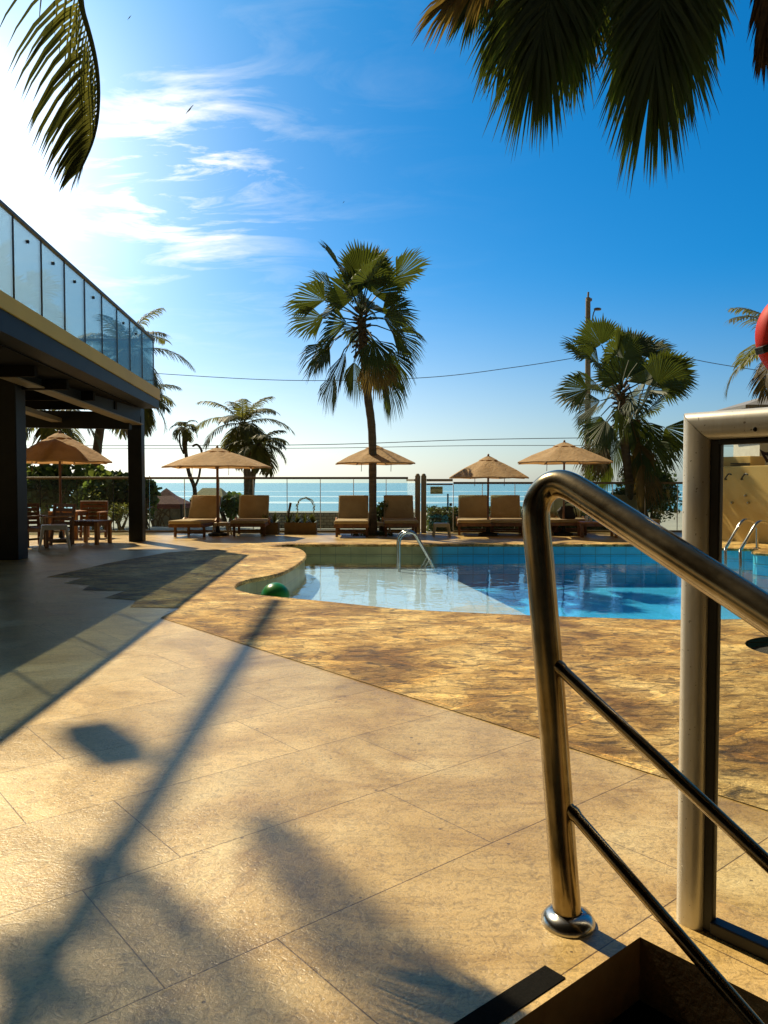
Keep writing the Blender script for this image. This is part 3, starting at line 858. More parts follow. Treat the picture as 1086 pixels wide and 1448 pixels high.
# low block wall, hedge beyond fence
t = obj('block_wall', MB().box(((at(380,740,20.5).x+at(585,740,20.5).x)/2, 20.5, 0.2), (at(585,740,20.5).x-at(380,740,20.5).x, 0.2, 0.42)), M['block'], smooth=False)
tag(t, 'low grey block wall behind the glass fence by the planters', 'wall')
def leafblob(mb, c, rad, n, size, rs, boxy=False, lobes=6, aspect=1.6, hexa=False):
    c = Vector(c)
    lob = [(Vector((rs.uniform(-1,1), rs.uniform(-1,1), rs.uniform(-0.6,1))).normalized(), rs.uniform(0.55,1.0)) for _ in range(lobes)]
    for _ in range(n):
        if boxy:
            p = Vector((rs.uniform(-1,1)*rad[0], rs.uniform(-1,1)*rad[1], rs.uniform(-1,1)*rad[2]))
        else:
            u, s = rs.choice(lob)
            q = Vector((rs.gauss(0,1), rs.gauss(0,1), rs.gauss(0,1))).normalized() * (rs.random()**0.4)
            p = u*0.5*s + q*0.58*s
            p = Vector((p.x*rad[0], p.y*rad[1], p.z*rad[2]))
        nn = Vector((rs.gauss(0,1), rs.gauss(0,1), rs.gauss(0.5,1))).normalized()
        a = nn.orthogonal().normalized(); b = nn.cross(a)
        th = rs.uniform(0, 2*PI); a, b = a*math.cos(th)+b*math.sin(th), b*math.cos(th)-a*math.sin(th)
        l = size*rs.uniform(0.6,1.25); w = l/aspect
        o = c + p
        if hexa:
            mb.add([o + (a*math.cos(k*PI/3) * l + b*math.sin(k*PI/3)*w)*0.5 + nn*(0.06*l*(k%2)) for k in range(6)], [(0,1,2,3,4,5)])
        else:
            mb.add([o - a*l/2, o + b*w/2 + nn*0.08*l, o + a*l/2, o - b*w/2 + nn*0.08*l], [(0,1,2,3)])
rs = random.Random(21)
hx0, hx1 = at(603,735,19.8).x, at(880,735,19.8).x
mb = MB(); mb.box(((hx0+hx1)/2, 19.75, 0.2), (hx1-hx0-0.1, 0.5, 0.5))
leafblob(mb, ((hx0+hx1)/2, 19.7, 0.25), ((hx1-hx0)/2, 0.38, 0.33), 9000, 0.09, rs, boxy=True)
for k in range(60):
    leafblob(mb, (rs.uniform(hx0,hx1), 19.65, rs.uniform(0.45,0.58)), (0.22,0.3,0.10), 40, 0.08, rs)
hd = thing('hedge', 'clipped green hedge row behind the right glass fence', 'hedge', ((hx0+hx1)/2, 19.7, 0))
obj('foliage', mb, M['hedge'], hd, smooth=False)
mb = MB()
for k in range(20):
    x = hx0 + (hx1-hx0)*(k+0.5)/20; mb.tube([(x,19.7,-0.05),(x+rs.uniform(-.05,.05),19.7,0.35)], [0.02,0.01], 5)
obj('stem', mb, M['stem'], hd)

def bush(name, label, cat, px, py0, py1, pw, Y, n, size, m, seed, group=None, hexa=False, base=-0.05, aspect=1.6, lobes=9, kmin=4):
    rs = random.Random(seed)
    a = at(px, py0, Y); z1 = a.z
    w = pw/F*Y/2
    t = thing(name, label, cat, (a.x, Y, base), 0, group)
    mb = MB(); zc = (z1 + base)/2 + 0.08
    leafblob(mb, (a.x, Y, zc), (w, w*0.8, (z1-base)/2), n, size, rs, lobes=lobes, hexa=hexa, aspect=aspect)
    obj('foliage', mb, m, t, smooth=False)
    st = MB()
    for k in range(kmin):
        an = rs.uniform(0,2*PI)
        e = Vector((a.x + math.cos(an)*w*0.55, Y + math.sin(an)*w*0.4, zc + rs.uniform(0,0.5)*(z1-zc)))
        st.tube([(a.x+rs.uniform(-.06,.06), Y, base), (a.x*0.6+e.x*0.4, Y*0.6+e.y*0.4, (base+zc)/2), e], [0.05,0.035,0.015], 6)
    obj('stem', st, M['stem'], t)
    return t
bush('ficus_bush', 'large dark rounded bush under the twin trunk fan palm', 'bush', 922, 648, 760, 112, 19.6, 8000, 0.10, M['bush'], 5, lobes=12)
bush('ficus_bush', 'small green bush at the left foot of the large dark bush', 'bush', 880, 682, 760, 44, 19.3, 1600, 0.09, M['bush'], 6)
gr = 'broad leaved shrubs beyond the fence'
bush('seagrape_shrub', 'broad leaved shrub seen right of the near tan parasol pole', 'shrub', 150, 655, 750, 130, 20.5, 1500, 0.20, M['grape'], 11, gr, True, aspect=1.15)
bush('seagrape_shrub', 'broad leaved shrub behind the near tan parasol under the terrace', 'shrub', 75, 640, 750, 150, 21.2, 2000, 0.20, M['grape'], 12, gr, True, aspect=1.15)
bush('seagrape_shrub', 'broad leaved shrub half hidden by the thick left column', 'shrub', -10, 625, 750, 140, 21.5, 1500, 0.2, M['grape'], 13, gr, True, aspect=1.15)
bush('seagrape_shrub', 'broad leaved shrub just right of the slim terrace column', 'shrub', 205, 668, 750, 60, 20.6, 550, 0.18, M['grape'], 14, gr, True, aspect=1.15)
bush('seagrape_shrub', 'broad leaved shrub between the first two loungers', 'shrub', 322, 690, 755, 62, 20.2, 420, 0.17, M['grape'], 15, gr, True, aspect=1.15)
bush('garden_shrub', 'low bright green shrub seen through the fence beside the slim column', 'shrub', 172, 712, 755, 50, 19.5, 900, 0.07, M['brom'], 16)
bush('garden_shrub', 'low bright green shrub behind the wooden terrace table', 'shrub', 135, 692, 750, 44, 19.9, 900, 0.07, M['brom'], 17)
bush('garden_shrub', 'leafy pot shrub at the foot of the tall fan palm', 'shrub', 541, 708, 748, 34, 18.25, 220, 0.09, M['grape'], 18, base=0.0, hexa=True)

# ------------------------------------------------------------------ palms
def basis(dirv, up=Vector((0,0,1))):
    f = dirv.normalized(); s = f.cross(up)
    if s.length < 1e-3: s = Vector((1,0,0))
    s.normalize(); u = s.cross(f)
    return f, s, u
def fan_blade(mb, o, f, s, u, Lb, rs, nseg=36, spread=105, fold=0.25, grav=0.35, split=0.72):
    da = 2*R(spread)/nseg
    for i in range(nseg):
        a = -R(spread) + da*(i+0.5)
        Ls = Lb*(1 - 0.30*(abs(a)/R(spread))**1.6)*rs.uniform(0.9,1.06)
        dirn = f*math.cos(a) + s*math.sin(a)
        lift = u*(fold*abs(math.sin(a)))
        side = (s*math.cos(a) - f*math.sin(a))
        jit = rs.uniform(-0.05,0.05)
        rows = []
        for t_, wf in ((0.03,1.0),(split,1.0),(0.82,0.72),(1.0,0.04)):
            r = Ls*t_
            hw = (Lb*min(t_,split))*math.tan(da/2)*wf*1.02
            p = o + dirn*r + lift*r*(1-0.4*t_) + side*(jit*max(0,t_-split)*r)
            p = p + Vector((0,0,-1))*grav*Lb*(max(0,t_-0.3)**2)*(1+rs.uniform(-0.25,0.35))
            rows.append((p - side*hw, p + u*hw*0.5, p + side*hw))
        vs = [q for r_ in rows for q in r_]
        fs = []
        for k in range(3):
            fs += [(3*k,3*k+1,3*k+4,3*k+3),(3*k+1,3*k+2,3*k+5,3*k+4)]
        mb.add(vs, fs)
def fan_frond(parent, hub, az, el, pet, Lb, rs, m, nseg=36, droop=22, spread=105, fold=0.25, grav=0.35):
    d0 = Vector((math.cos(az)*math.cos(el), math.sin(az)*math.cos(el), math.sin(el)))
    e2 = el - R(droop)*rs.uniform(0.6,1.3)
    d1 = Vector((math.cos(az)*math.cos(e2), math.sin(az)*math.cos(e2), math.sin(e2)))
    p1 = hub + d0*pet*0.5; p2 = p1 + (d0+d1).normalized()*pet*0.5
    mb = MB(); mb.tube([hub, p1, p2], [0.022,0.016,0.012], 5)
    f, s, u = basis(d1)
    tw = rs.choice((-1,1))*rs.uniform(0.45,1.25); s, u = s*math.cos(tw)+u*math.sin(tw), u*math.cos(tw)-s*math.sin(tw)
    fan_blade(mb, p2, f, s, u, Lb, rs, nseg, spread, fold, grav)
    return obj('frond', mb, m, parent, smooth=False)
def trunk_mesh(pts, r0, r1, rings=14):
    c = crom(pts, max(2, rings//max(1,len(pts)-1)))
    k = len(c); rr = []
    for i in range(k):
        t_ = i/(k-1); rr.append((r0 + (r1-r0)*t_)*(1 + 0.05*(i%2)) * (1.35 - 0.35*min(1, t_*6)))
    return MB().tube(c, rr, 12)
def fan_palm(label, base, crown, pts_mid, r0, r1, nfr, pet, Lb, seed, group=None, low=-75, nseg=34, ndry=5, extra_trunk=None, azb=None, r_seed=None):
    rs = random.Random(seed)
    t = thing('fan_palm', label, 'palm tree', base, 0, group)
    obj('trunk', trunk_mesh([base] + pts_mid + [crown], r0, r1, 30), M['trunk'], t)
    if extra_trunk: obj('trunk', trunk_mesh(extra_trunk, r0, r1, 24), M['trunk'], t)
    # boot of old leaf bases
    mb = MB()
    for k in range(46):
        an = k*2.4; z = crown.z - 0.75 + 0.95*(k/46)
        rr = r1*1.1 + 0.03
        p = Vector((crown.x + math.cos(an)*rr*0.7, crown.y + math.sin(an)*rr*0.7, z))
        q = p + Vector((math.cos(an)*0.13, math.sin(an)*0.13, 0.16 - 0.30*(1-k/46)))
        mb.bar(p, q, 0.07, 0.025)
    obj('leaf_base', mb, M['fibre'], t, smooth=False)
    for k in range(nfr):
        q = (k+0.5)/nfr
        az = k*2.39996 + rs.uniform(-0.2,0.2)
        el = R(80 - (80-low)*q**0.95 + rs.uniform(-9,9))
        sc = 0.9 + 0.15*math.sin(q*PI)
        hub = crown + Vector((0,0,0.22 - 0.55*q))
        if extra_trunk and k % 5 < 2: hub = hub + Vector((0.42, 0.1, -0.62))
        ve_ = abs(math.sin(el))
        pl_ = pet*sc*(0.72 + 0.38*ve_)*(rs.uniform(0.30,0.75) if rs.random() < 0.38 else rs.uniform(0.85,1.15))
        fan_frond(t, hub, az, el, pl_, Lb*sc*(0.90 + 0.15*ve_)*rs.uniform(0.86,1.1), rs, M['fandry'] if q > 1 - ndry/nfr else M['fan'],
                  nseg, 8 + 30*q, 92 - 34*min(1,q/0.6), 0.25 + 0.35*q, 0.15+0.45*q)
    return t
# tall palm at the far pool edge
pb = gp(527,757); Yp = pb.y
fan_palm('tall single trunk fan palm rising behind the pool centre', pb, at(511,450,Yp), [at(527,690,Yp), at(526,610,Yp), at(519,550,Yp)], 0.085, 0.10, 33, 1.08, 0.96, 3, low=-50, ndry=2)
# the twin trunk palm at right
Y2 = 18.9
c2 = at(878,558,Y2)
b2 = at(888,752,Y2); b2.z = 0
b3 = at(914,752,Y2+0.3); b3.z = 0
fan_palm('shorter twin trunk fan palm beside the street pole', b2, c2, [at(890,690,Y2), at(883,625,Y2)], 0.10, 0.10, 42, 1.02, 0.95, 9, low=-62, ndry=6,
         extra_trunk=[b3, at(905,690,Y2+0.3), at(900,640,Y2+0.2), c2 + Vector((0.42,0.1,-0.6))])
# near palm overhead at right
t = thing('fan_palm', 'near overhead fan palm with hanging fronds at the top right', 'palm tree', tree_c)
crn = Vector((3.05, 5.55, 5.35))
obj('trunk', trunk_mesh([tree_c + Vector((0,0,-0.06)), Vector((3.16,5.52,1.6)), Vector((3.12,5.54,3.6)), crn], 0.15, 0.14, 40), M['trunk'], t)
rs = random.Random(17)
def hang(px0, py0, Y0, px1, py1, Y1, m, wid=60, ns=44, seg=0.5, layers=3):
    # an old costapalmate frond hanging on its stalk: blade segments leave both sides of the costa and droop
    a = at(px0, py0, Y0); b = at(px1, py1, Y1)
    mid = (crn + a)/2 + Vector((0,0,0.35))
    mb = MB(); mb.tube(crom([crn, mid, a], 5), 0.017, 6)
    f = (b - a).normalized(); Lf = (b - a).length
    vd = Vector((0,-1,0.05)); u = (vd - f*vd.dot(f)).normalized(); sd = f.cross(u)
    mb.tube([a, a + f*Lf*0.6], [0.014, 0.004], 5)
    for ly in range(layers):
        for k in range(ns):
            q = (k + rs.random())/ns
            o = a + f*(Lf*0.60*q)
            for sg_ in (-1, 1):
                an = R(wid*(1-q)**0.8 + 6)*sg_*(1 - 0.28*ly) + rs.uniform(-0.06,0.06)
                l = Lf*seg*(0.72 + 0.28*q)*rs.uniform(0.82,1.12)*(1 - 0.25*abs(math.sin(an))*0)
                l = min(l, (Lf*1.04 - Lf*0.6*q)*rs.uniform(0.8,1.05))
                up_ = u*(0.16*rs.uniform(-1,1) - 0.10*ly)
                d_ = (f*math.cos(an) + sd*math.sin(an) + up_).normalized()
                w = 0.024*rs.uniform(0.7,1.2)
                wd = d_.cross(u + sd*rs.uniform(-0.7,0.7)).normalized()
                g_ = Vector((0,0,-1))
                pts_ = [o, o+d_*l*0.35+g_*l*0.02, o+d_*l*0.68+g_*l*0.12, o+d_*l*0.9+g_*l*0.27]
                vs = []
                for p_, ww in zip(pts_, (0.5,1.0,0.62,0.03)): vs += [p_-wd*w*ww*0.5, p_+wd*w*ww*0.5]
                mb.add(vs, [(0,1,3,2),(2,3,5,4),(4,5,7,6)])
    obj('frond', mb, m, t, smooth=False)
hang(800,-110,5.2, 738,175,5.0, M['fan'], 62, 60)
hang(830,-90,5.4, 800,130,5.3, M['fan'], 52, 36)
hang(760,-90,5.5, 690,120,5.4, M['fan'], 45, 30)
hang(850,-90,5.7, 852,80,5.6, M['fandry'], 40, 26, layers=2)
hang(945,-110,5.1, 915,216,4.9, M['fan'], 54, 64)
hang(960,-80,5.3, 958,165,5.2, M['fan'], 52, 40)
hang(920,-80,5.6, 880,150,5.5, M['fan'], 40, 26)
hang(1000,-80,5.5, 1000,85,5.4, M['fan'], 50, 26)
hang(735,-75,5.4, 585,38,5.3, M['fandry'], 34, 20, layers=2)
hang(720,-70,5.6, 640,50,5.5, M['fan'], 45, 24, layers=2)
hang(1090,-90,5.2, 1080,118,5.15, M['fibre'], 26, 40, 0.35)
hang(1115,-60,5.25, 1100,135,5.2, M['fibre'], 26, 40, 0.35)
for k in range(12):
    az = k*0.55 + 1.1; el = R(rs.uniform(20,75))
    if math.sin(az) < 0.35: continue
    fan_frond(t, crn + Vector((0,0,0.3)), az, el, 0.9, 1.0, rs, M['fan'], 34, 15)

def coco_frond(parent, hub, az, el, Lf, rs, m, droop=90, nl=26, ll=0.5, name='frond', lw=0.035, hangf=0.7, pts=None):
    mb = MB()
    if pts is None:
        pts = []; p = hub.copy(); ns = 14
        for i in range(ns+1):
            pts.append(p.copy())
            s_ = i/ns
            e = el - R(droop)*s_**1.25
            p = p + Vector((math.cos(az)*math.cos(e), math.sin(az)*math.cos(e), math.sin(e)))*(Lf/ns)
    ns = len(pts)-1
    mb.tube(pts, [0.022*(1-0.85*i/ns)*Lf/2.2+0.003 for i in range(ns+1)], 5)
    for k in range(nl):
        s_ = 0.12 + 0.88*(k+0.5)/nl
        x = s_*ns; i = min(int(x), ns-1); fr_ = x-i
        o = pts[i].lerp(pts[i+1], fr_)
        f, sd, u = basis((pts[i+1]-pts[i]))
        l0 = ll*max(0.25, math.sin(PI*(0.12+0.80*s_))**0.7)
        for sg_ in (-1,1):
            l = l0*rs.uniform(0.85,1.12)
            d_ = (sd*sg_*0.9 + f*(0.45+0.6*s_) + u*0.15 + Vector((rs.uniform(-.1,.1),rs.uniform(-.1,.1),rs.uniform(-.1,.1)))).normalized()
            w = lw*rs.uniform(0.8,1.1)
            wd = d_.cross(u).normalized()
            q1 = o + d_*l*0.4 + Vector((0,0,-1))*l*0.10*hangf
            q2 = o + d_*l*0.72 + Vector((0,0,-1))*l*0.38*hangf
            q3 = o + d_*l*0.92 + Vector((0,0,-1))*l*0.72*hangf
            mb.add([o - wd*w*0.25, o + wd*w*0.25, q1 - wd*w*0.5, q1 + wd*w*0.5, q2 - wd*w*0.4, q2 + wd*w*0.4, q3], [(0,1,3,2),(2,3,5,4),(4,5,6)])
    return obj(name, mb, m, parent, smooth=False)
def coco_palm(label, base, crown, mids, r0, r1, nfr, Lf, seed, group=None, ll=0.5, nl=24, el_hi=75, el_lo=-45, lw=0.04, az0=0.0, name='coconut_palm', droop=85, dry=2):
    rs = random.Random(seed)
    t = thing(name, label, 'palm tree', base, 0, group)
    obj('trunk', trunk_mesh([base]+mids+[crown], r0, r1, 26), M['trunk'], t)
    for k in range(nfr):
        q = (k+0.5)/nfr
        az = az0 + k*2.39996 + rs.uniform(-0.25,0.25)
        el = R(el_hi - (el_hi-el_lo)*q + rs.uniform(-8,8))
        coco_frond(t, crown, az, el, Lf*rs.uniform(0.85,1.1)*(0.85+0.15*math.sin(PI*q)), rs, M['fandry'] if k >= nfr-dry else M['coco'], droop*(0.7+0.5*q), nl, ll, lw=lw)
    return t
def base_of(px, Y, z=-0.4): 
    p = at(px, 740, Y); p.z = z; return p
coco_palm('bushy coconut palm behind the left pair of loungers', base_of(349,26), at(343,600,26), [at(350,690,26), at(348,640,26)], 0.13, 0.10, 21, 1.75, 31, ll=0.5, nl=32, lw=0.046)
coco_palm('lower coconut palm leaning right behind the second lounger', base_of(354,25), at(366,628,25), [at(356,690,25), at(360,660,25)], 0.10, 0.08, 14, 1.25, 32, ll=0.42, nl=32, lw=0.046, el_hi=60)
coco_palm('coconut palm seen through the balcony glass', base_of(134,23.5), at(178,500,23.5), [at(136,650,23.5), at(150,570,23.5)], 0.15, 0.11, 21, 2.0, 33, ll=0.6, nl=32, lw=0.046, el_hi=78, el_lo=-55)
coco_palm('coconut palm hanging over the slim terrace column', base_of(196,25), at(196,560,25), [at(192,660,25)], 0.12, 0.10, 14, 1.5, 34, ll=0.5, nl=32, lw=0.046, el_hi=40, el_lo=-50)
coco_palm('coconut palm with pale stems above the near tan parasol', base_of(66,22.5), at(72,585,22.5), [at(62,660,22.5)], 0.14, 0.11, 16, 1.7, 35, ll=0.55, nl=32, lw=0.046, el_hi=60, el_lo=-50)
coco_palm('coconut palm drooping behind the red lifebuoy holder', at(1150,760,16.9), at(1118,488,16.9), [at(1145,640,16.9)], 0.13, 0.10, 16, 1.7, 36, ll=0.5, nl=32, lw=0.046, el_hi=70, el_lo=-40, dry=5)

# forked young palm
t = thing('forked_palm', 'thin forked tree with a small tuft above the left parasol', 'palm tree', base_of(275,23))
Yf = 23.0
fk = at(275,690,Yf)
obj('trunk', trunk_mesh([base_of(275,Yf), at(275,715,Yf), fk, at(267,668,Yf), at(263,640,Yf), at(261,608,Yf)], 0.07, 0.045, 30), M['trunk'], t)
obj('branch', MB().tube(crom([fk, at(281,675,Yf), at(284,655,Yf), at(285,638,Yf), at(279,629,Yf), at(272,631,Yf)], 5), 0.035, 8), M['trunk'], t)
rs = random.Random(4)
for k in range(13):
    coco_frond(t, at(261,606,Yf), k*2.4, R(80-8*k), 0.50, rs, M['coco'], 120, 14, 0.22, lw=0.03)
mb = MB()
mb.tube(crom([at(260,642,Yf), at(255,630,Yf), at(254,616,Yf), at(256,612,Yf)], 4), [0.03]*12+[0.015], 6); obj('branch', mb, M['trunk'], t)
mb = MB(); mb.lathe([(0.03,-0.7),(0.085,-0.45),(0.075,-0.2),(0.05,0)], 10, at(261,608,Yf)); obj('dry_sheath', mb, M['fandry'], t)

# the coconut palm beside the near left corner: one frond tip hangs into view
cr = Vector((-2.9, 3.3, 5.3)); bs = Vector((-3.5, 2.4, 0))
t = thing('coconut_palm', 'close coconut palm whose long frond hangs at the top left', 'palm tree', bs)
obj('trunk', trunk_mesh([bs, Vector((-3.5,2.5,1.8)), Vector((-3.3,2.9,3.7)), cr], 0.15, 0.11, 40), M['trunk'], t)
rs = random.Random(8)
pts = [cr, Vector((-2.5,3.4,5.45)), Vector((-1.95,3.5,4.75))] + [at(px, py, Y) for px, py, Y in ((92,-60,3.6),(118,20,3.65),(133,75,3.68),(139,120,3.7),(138,165,3.7),(130,203,3.7),(113,242,3.68))]
pts = crom(pts, 4)
def side_frond():
    mb = MB(); ns = len(pts)-1
    mb.tube(pts, [0.016*(1-0.85*i/ns)+0.002 for i in range(ns+1)], 6)
    nl = 50
    for k in range(nl):
        s_ = 0.25 + 0.75*(k+0.5)/nl
        x = s_*ns; i = min(int(x), ns-1)
        o = pts[i].lerp(pts[i+1], x-i)
        f = (pts[i+1]-pts[i]).normalized()
        l0 = 0.36*(1.0 - 0.72*max(0,(s_-0.55)/0.45)**1.5)
        for row, (lx, ly) in enumerate(((-1.0,-0.25),(-0.72,0.65))):
            l = l0*rs.uniform(0.8,1.08)*(1.0 if row == 0 else 0.85)
            d_ = (Vector((lx, ly, 0.05)) + f*(0.35 + 0.7*s_) + Vector((rs.uniform(-.06,.06),rs.uniform(-.06,.06),rs.uniform(-.08,.08)))).normalized()
            w = 0.019*rs.uniform(0.8,1.1)
            wd = (f - d_*f.dot(d_)).normalized()
            g_ = Vector((0,0,-1))
            q = [o, o+d_*l*0.3+g_*l*0.03, o+d_*l*0.6+g_*l*0.16, o+d_*l*0.84+g_*l*0.36, o+d_*l*0.98+g_*l*0.55]
            ww = [0.3,1.0,0.9,0.55,0.02]
            vs = []
            for a_, b_ in zip(q, ww): vs += [a_-wd*w*b_*0.5, a_+wd*w*b_*0.5]
            mb.add(vs, [(2*j,2*j+1,2*j+3,2*j+2) for j in range(4)])
    return obj('frond', mb, M['coco'], t, smooth=False)
side_frond()
for az, el in ((150,45),(175,10),(200,35),(230,5),(255,40),(280,15),(190,70),(250,70)):
    coco_frond(t, cr, R(az), R(el), 1.6, rs, M['coco'], 75, 34, 0.4, lw=0.03)
# tall palm leaning over the terrace roof, its fronds shade the near deck
cr = Vector((-5.66, 7.78, 11.0)); bs = Vector((-10.3, 8.2, 0))
t = thing('coconut_palm', 'tall coconut palm leaning over the terrace roof', 'palm tree', bs)
obj('trunk', trunk_mesh([bs, Vector((-10.0,8.3,3.0)), Vector((-8.3,8.3,7.5)), cr], 0.19, 0.13, 40), M['trunk'], t)
for az, el, Lf in ((111,8,2.4),(124,-8,2.2),(135,-2,2.0),(205,40,2.4),(235,10,2.4),(265,35,2.4),(295,10,2.4),(325,40,2.4),(180,65,2.2),(280,70,2.2),(0,30,2.3)):
    coco_frond(t, cr, R(az), R(el), Lf, rs, M['coco'], 55, 30, 0.28, lw=0.04)

# ------------------------------------------------------------------ lifebuoy on the palm
lc = at(1126,476,5.30)
t = thing('lifebuoy_holder', 'round red plastic lifebuoy holder fixed to the near palm trunk', 'lifebuoy holder', lc)
rot = Matrix.Rotation(R(12),3,'Z') @ Matrix.Rotation(PI/2,3,'X')
obj('ring', MB().lathe([(0.224,-0.04),(0.292,-0.04),(0.302,-0.02),(0.302,0.05),(0.292,0.068),(0.272,0.06),(0.236,0.03),(0.224,0.03),(0.224,-0.04)], 64, lc, rot), M['red'], t)
obj('back_plate', MB().lathe([(0.0,-0.05),(0.23,-0.05),(0.23,-0.041),(0,-0.041)], 48, lc, rot), M['red'], t)
for a in (R(200), R(20)):
    c_ = lc + rot @ Vector((0.272*math.cos(a), 0.272*math.sin(a), 0.032))
    mb = MB(); mb.box(c_, (0.12,0.05,0.085), rot @ Matrix.Rotation(a,3,'Z'))
    obj('band', mb, M['darksteel'], t, smooth=False, bevel=0.006)
mb = MB(); mb.bar(lc + Vector((0.0,0.05,0)), Vector((3.09,5.42,lc.z)), 0.06, 0.06); obj('bracket', mb, M['darksteel'], t, smooth=False)
nb = 24
pr = [(0.172 + 0.050*math.cos(2*PI*k/nb), 0.045*math.sin(2*PI*k/nb)+0.020) for k in range(nb+1)]
o = obj('lifebuoy', MB().lathe(pr, 64, (0,0,0), rot), M['yellow']); o.location = lc
tag(o, 'yellow lifebuoy inside the red round holder', 'lifebuoy')

# ------------------------------------------------------------------ umbrellas
def umbrella(label, px, Y, ytop, yrim, half_px, seed, rot=0.2, base_px=None, group='tan pool parasols', pole_r=0.024):
    rs = random.Random(seed)
    b = at(px, 740, Y); b.z = 0
    zt = at(px, ytop, Y).z; zr_ = at(px, yrim, Y).z; r = half_px/F*Y
    t = thing('parasol', label, 'parasol', b, 0, group)
    ob = lambda x, y, z: Vector((b.x + x, b.y + y, z))
    n = 8; mb = MB(); vs = []; fs = []
    prof_ = [(0.13,0.0),(0.4,0.26),(0.7,0.60),(1.0,1.0)]
    m_ = 4
    hh = zt - 0.06 - zr_
    for ri, (fr_, fz) in enumerate(prof_):
        for k in range(n*m_):
            a = rot + 2*PI*k/(n*m_)
            ph = (k % m_)/m_
            sag = math.sin(PI*ph)
            rr = r*fr_*(math.cos(PI/n)/math.cos((ph-0.5)*2*PI/n)) * (1 - 0.02*sag*fr_)
            z = zt - 0.06 - hh*fz - sag*fr_*0.035*(1 if fr_ < 0.95 else -0.3) + rs.uniform(-0.006,0.006)
            vs.append(ob(rr*math.cos(a), rr*math.sin(a), z))
    q = n*m_
    for i in range(3):
        for k in range(q): fs.append((i*q+k, (i+1)*q+k, (i+1)*q+(k+1)%q, i*q+(k+1)%q))
    # hem
    o0 = len(vs)
    for k in range(q): vs.append(vs[3*q+k] + Vector((0,0,-0.03)))
    for k in range(q): fs.append((3*q+k, o0+k, o0+(k+1)%q, 3*q+(k+1)%q))
    mb.add(vs, fs); cn = obj('canopy', mb, M['canvas'], t)
    mb = MB(); vs = []
    for fr_, z in ((0.0, zt), (0.10, zt-0.035), (0.24, zt-0.065-hh*0.09)):
        for k in range(16):
            a = rot + 2*PI*k/16
            rr = r*fr_*(1 if k % 2 == 0 else 0.94); vs.append(ob(rr*math.cos(a), rr*math.sin(a), z + (0.012 if k % 2 else 0)))
    mb.add(vs, [(i*16+k, (i+1)*16+k, (i+1)*16+(k+1)%16, i*16+(k+1)%16) for i in range(2) for k in range(16)])
    obj('vent', mb, M['canvas'], cn)
    mb = MB(); mb.tube([ob(0,0,0.02), ob(0,0,zt+0.03)], pole_r, 10); mb.lathe([(0.02,0),(0.028,0.015),(0,0.04)], 10, ob(0,0,zt+0.02)); obj('pole', mb, M['wood'], t)
    hubz = zr_ + hh*0.42
    mb = MB(); mb.lathe([(0.025,-0.06),(0.05,-0.05),(0.05,0.0),(0.025,0.02)], 10, ob(0,0,hubz-0.12)); obj('hub', mb, M['wood'], t)
    for k in range(n):
        a = rot + 2*PI*k/n
        c_, s_ = math.cos(a), math.sin(a)
        mb = MB(); mb.bar(ob(0.05*c_,0.05*s_,zt-0.09), ob(0.98*r*c_,0.98*r*s_,zr_-0.015), 0.018, 0.022)
        rb = obj('rib', mb, M['wood'], t, smooth=False)
        zz = zt - 0.09 + (zr_-0.015-zt+0.09)*0.55
        mb = MB(); mb.bar(ob(0.05*c_,0.05*s_,hubz-0.14), ob(0.55*r*c_,0.55*r*s_,zz-0.02), 0.014, 0.018); obj('strut', mb, M['wood'], rb, smooth=False)
    mb = MB(); mb.lathe([(0.0,0.0),(0.22,0.0),(0.22,0.05),(0.05,0.09),(0.035,0.22),(0.0,0.22)], 20, ob(0,0,0.001)); obj('base', mb, M['darksteel'], t)
    # cords
    mb = MB()
    for a in (rot+PI+0.4, rot-1.2):
        p = ob(0.5*r*math.cos(a), 0.5*r*math.sin(a), zr_+0.04); mb.tube([p, p+Vector((0.004,0,-0.1)), p+Vector((0,0,-0.24))], 0.007, 5)
    obj('cord', mb, M['wood'], t)
    return t
umbrella('tan parasol nearest the terrace, above the wooden chairs', 86, 15.6, 612, 653, 72, 1, 0.1)
umbrella('wide tan parasol over the left pair of loungers', 308, 17.5, 633, 660, 76, 2, 0.25, pole_r=0.03)
umbrella('tan parasol directly behind the tall fan palm trunk', 530, 18.1, 629, 655, 59, 3, 0.5)
umbrella('small low tan parasol just right of the gate sign', 690, 17.5, 645, 675, 58.5, 4, 0.35)
umbrella('wide tan parasol in front of the street pole', 797, 17.6, 625.5, 654, 69.5, 5, 0.2)

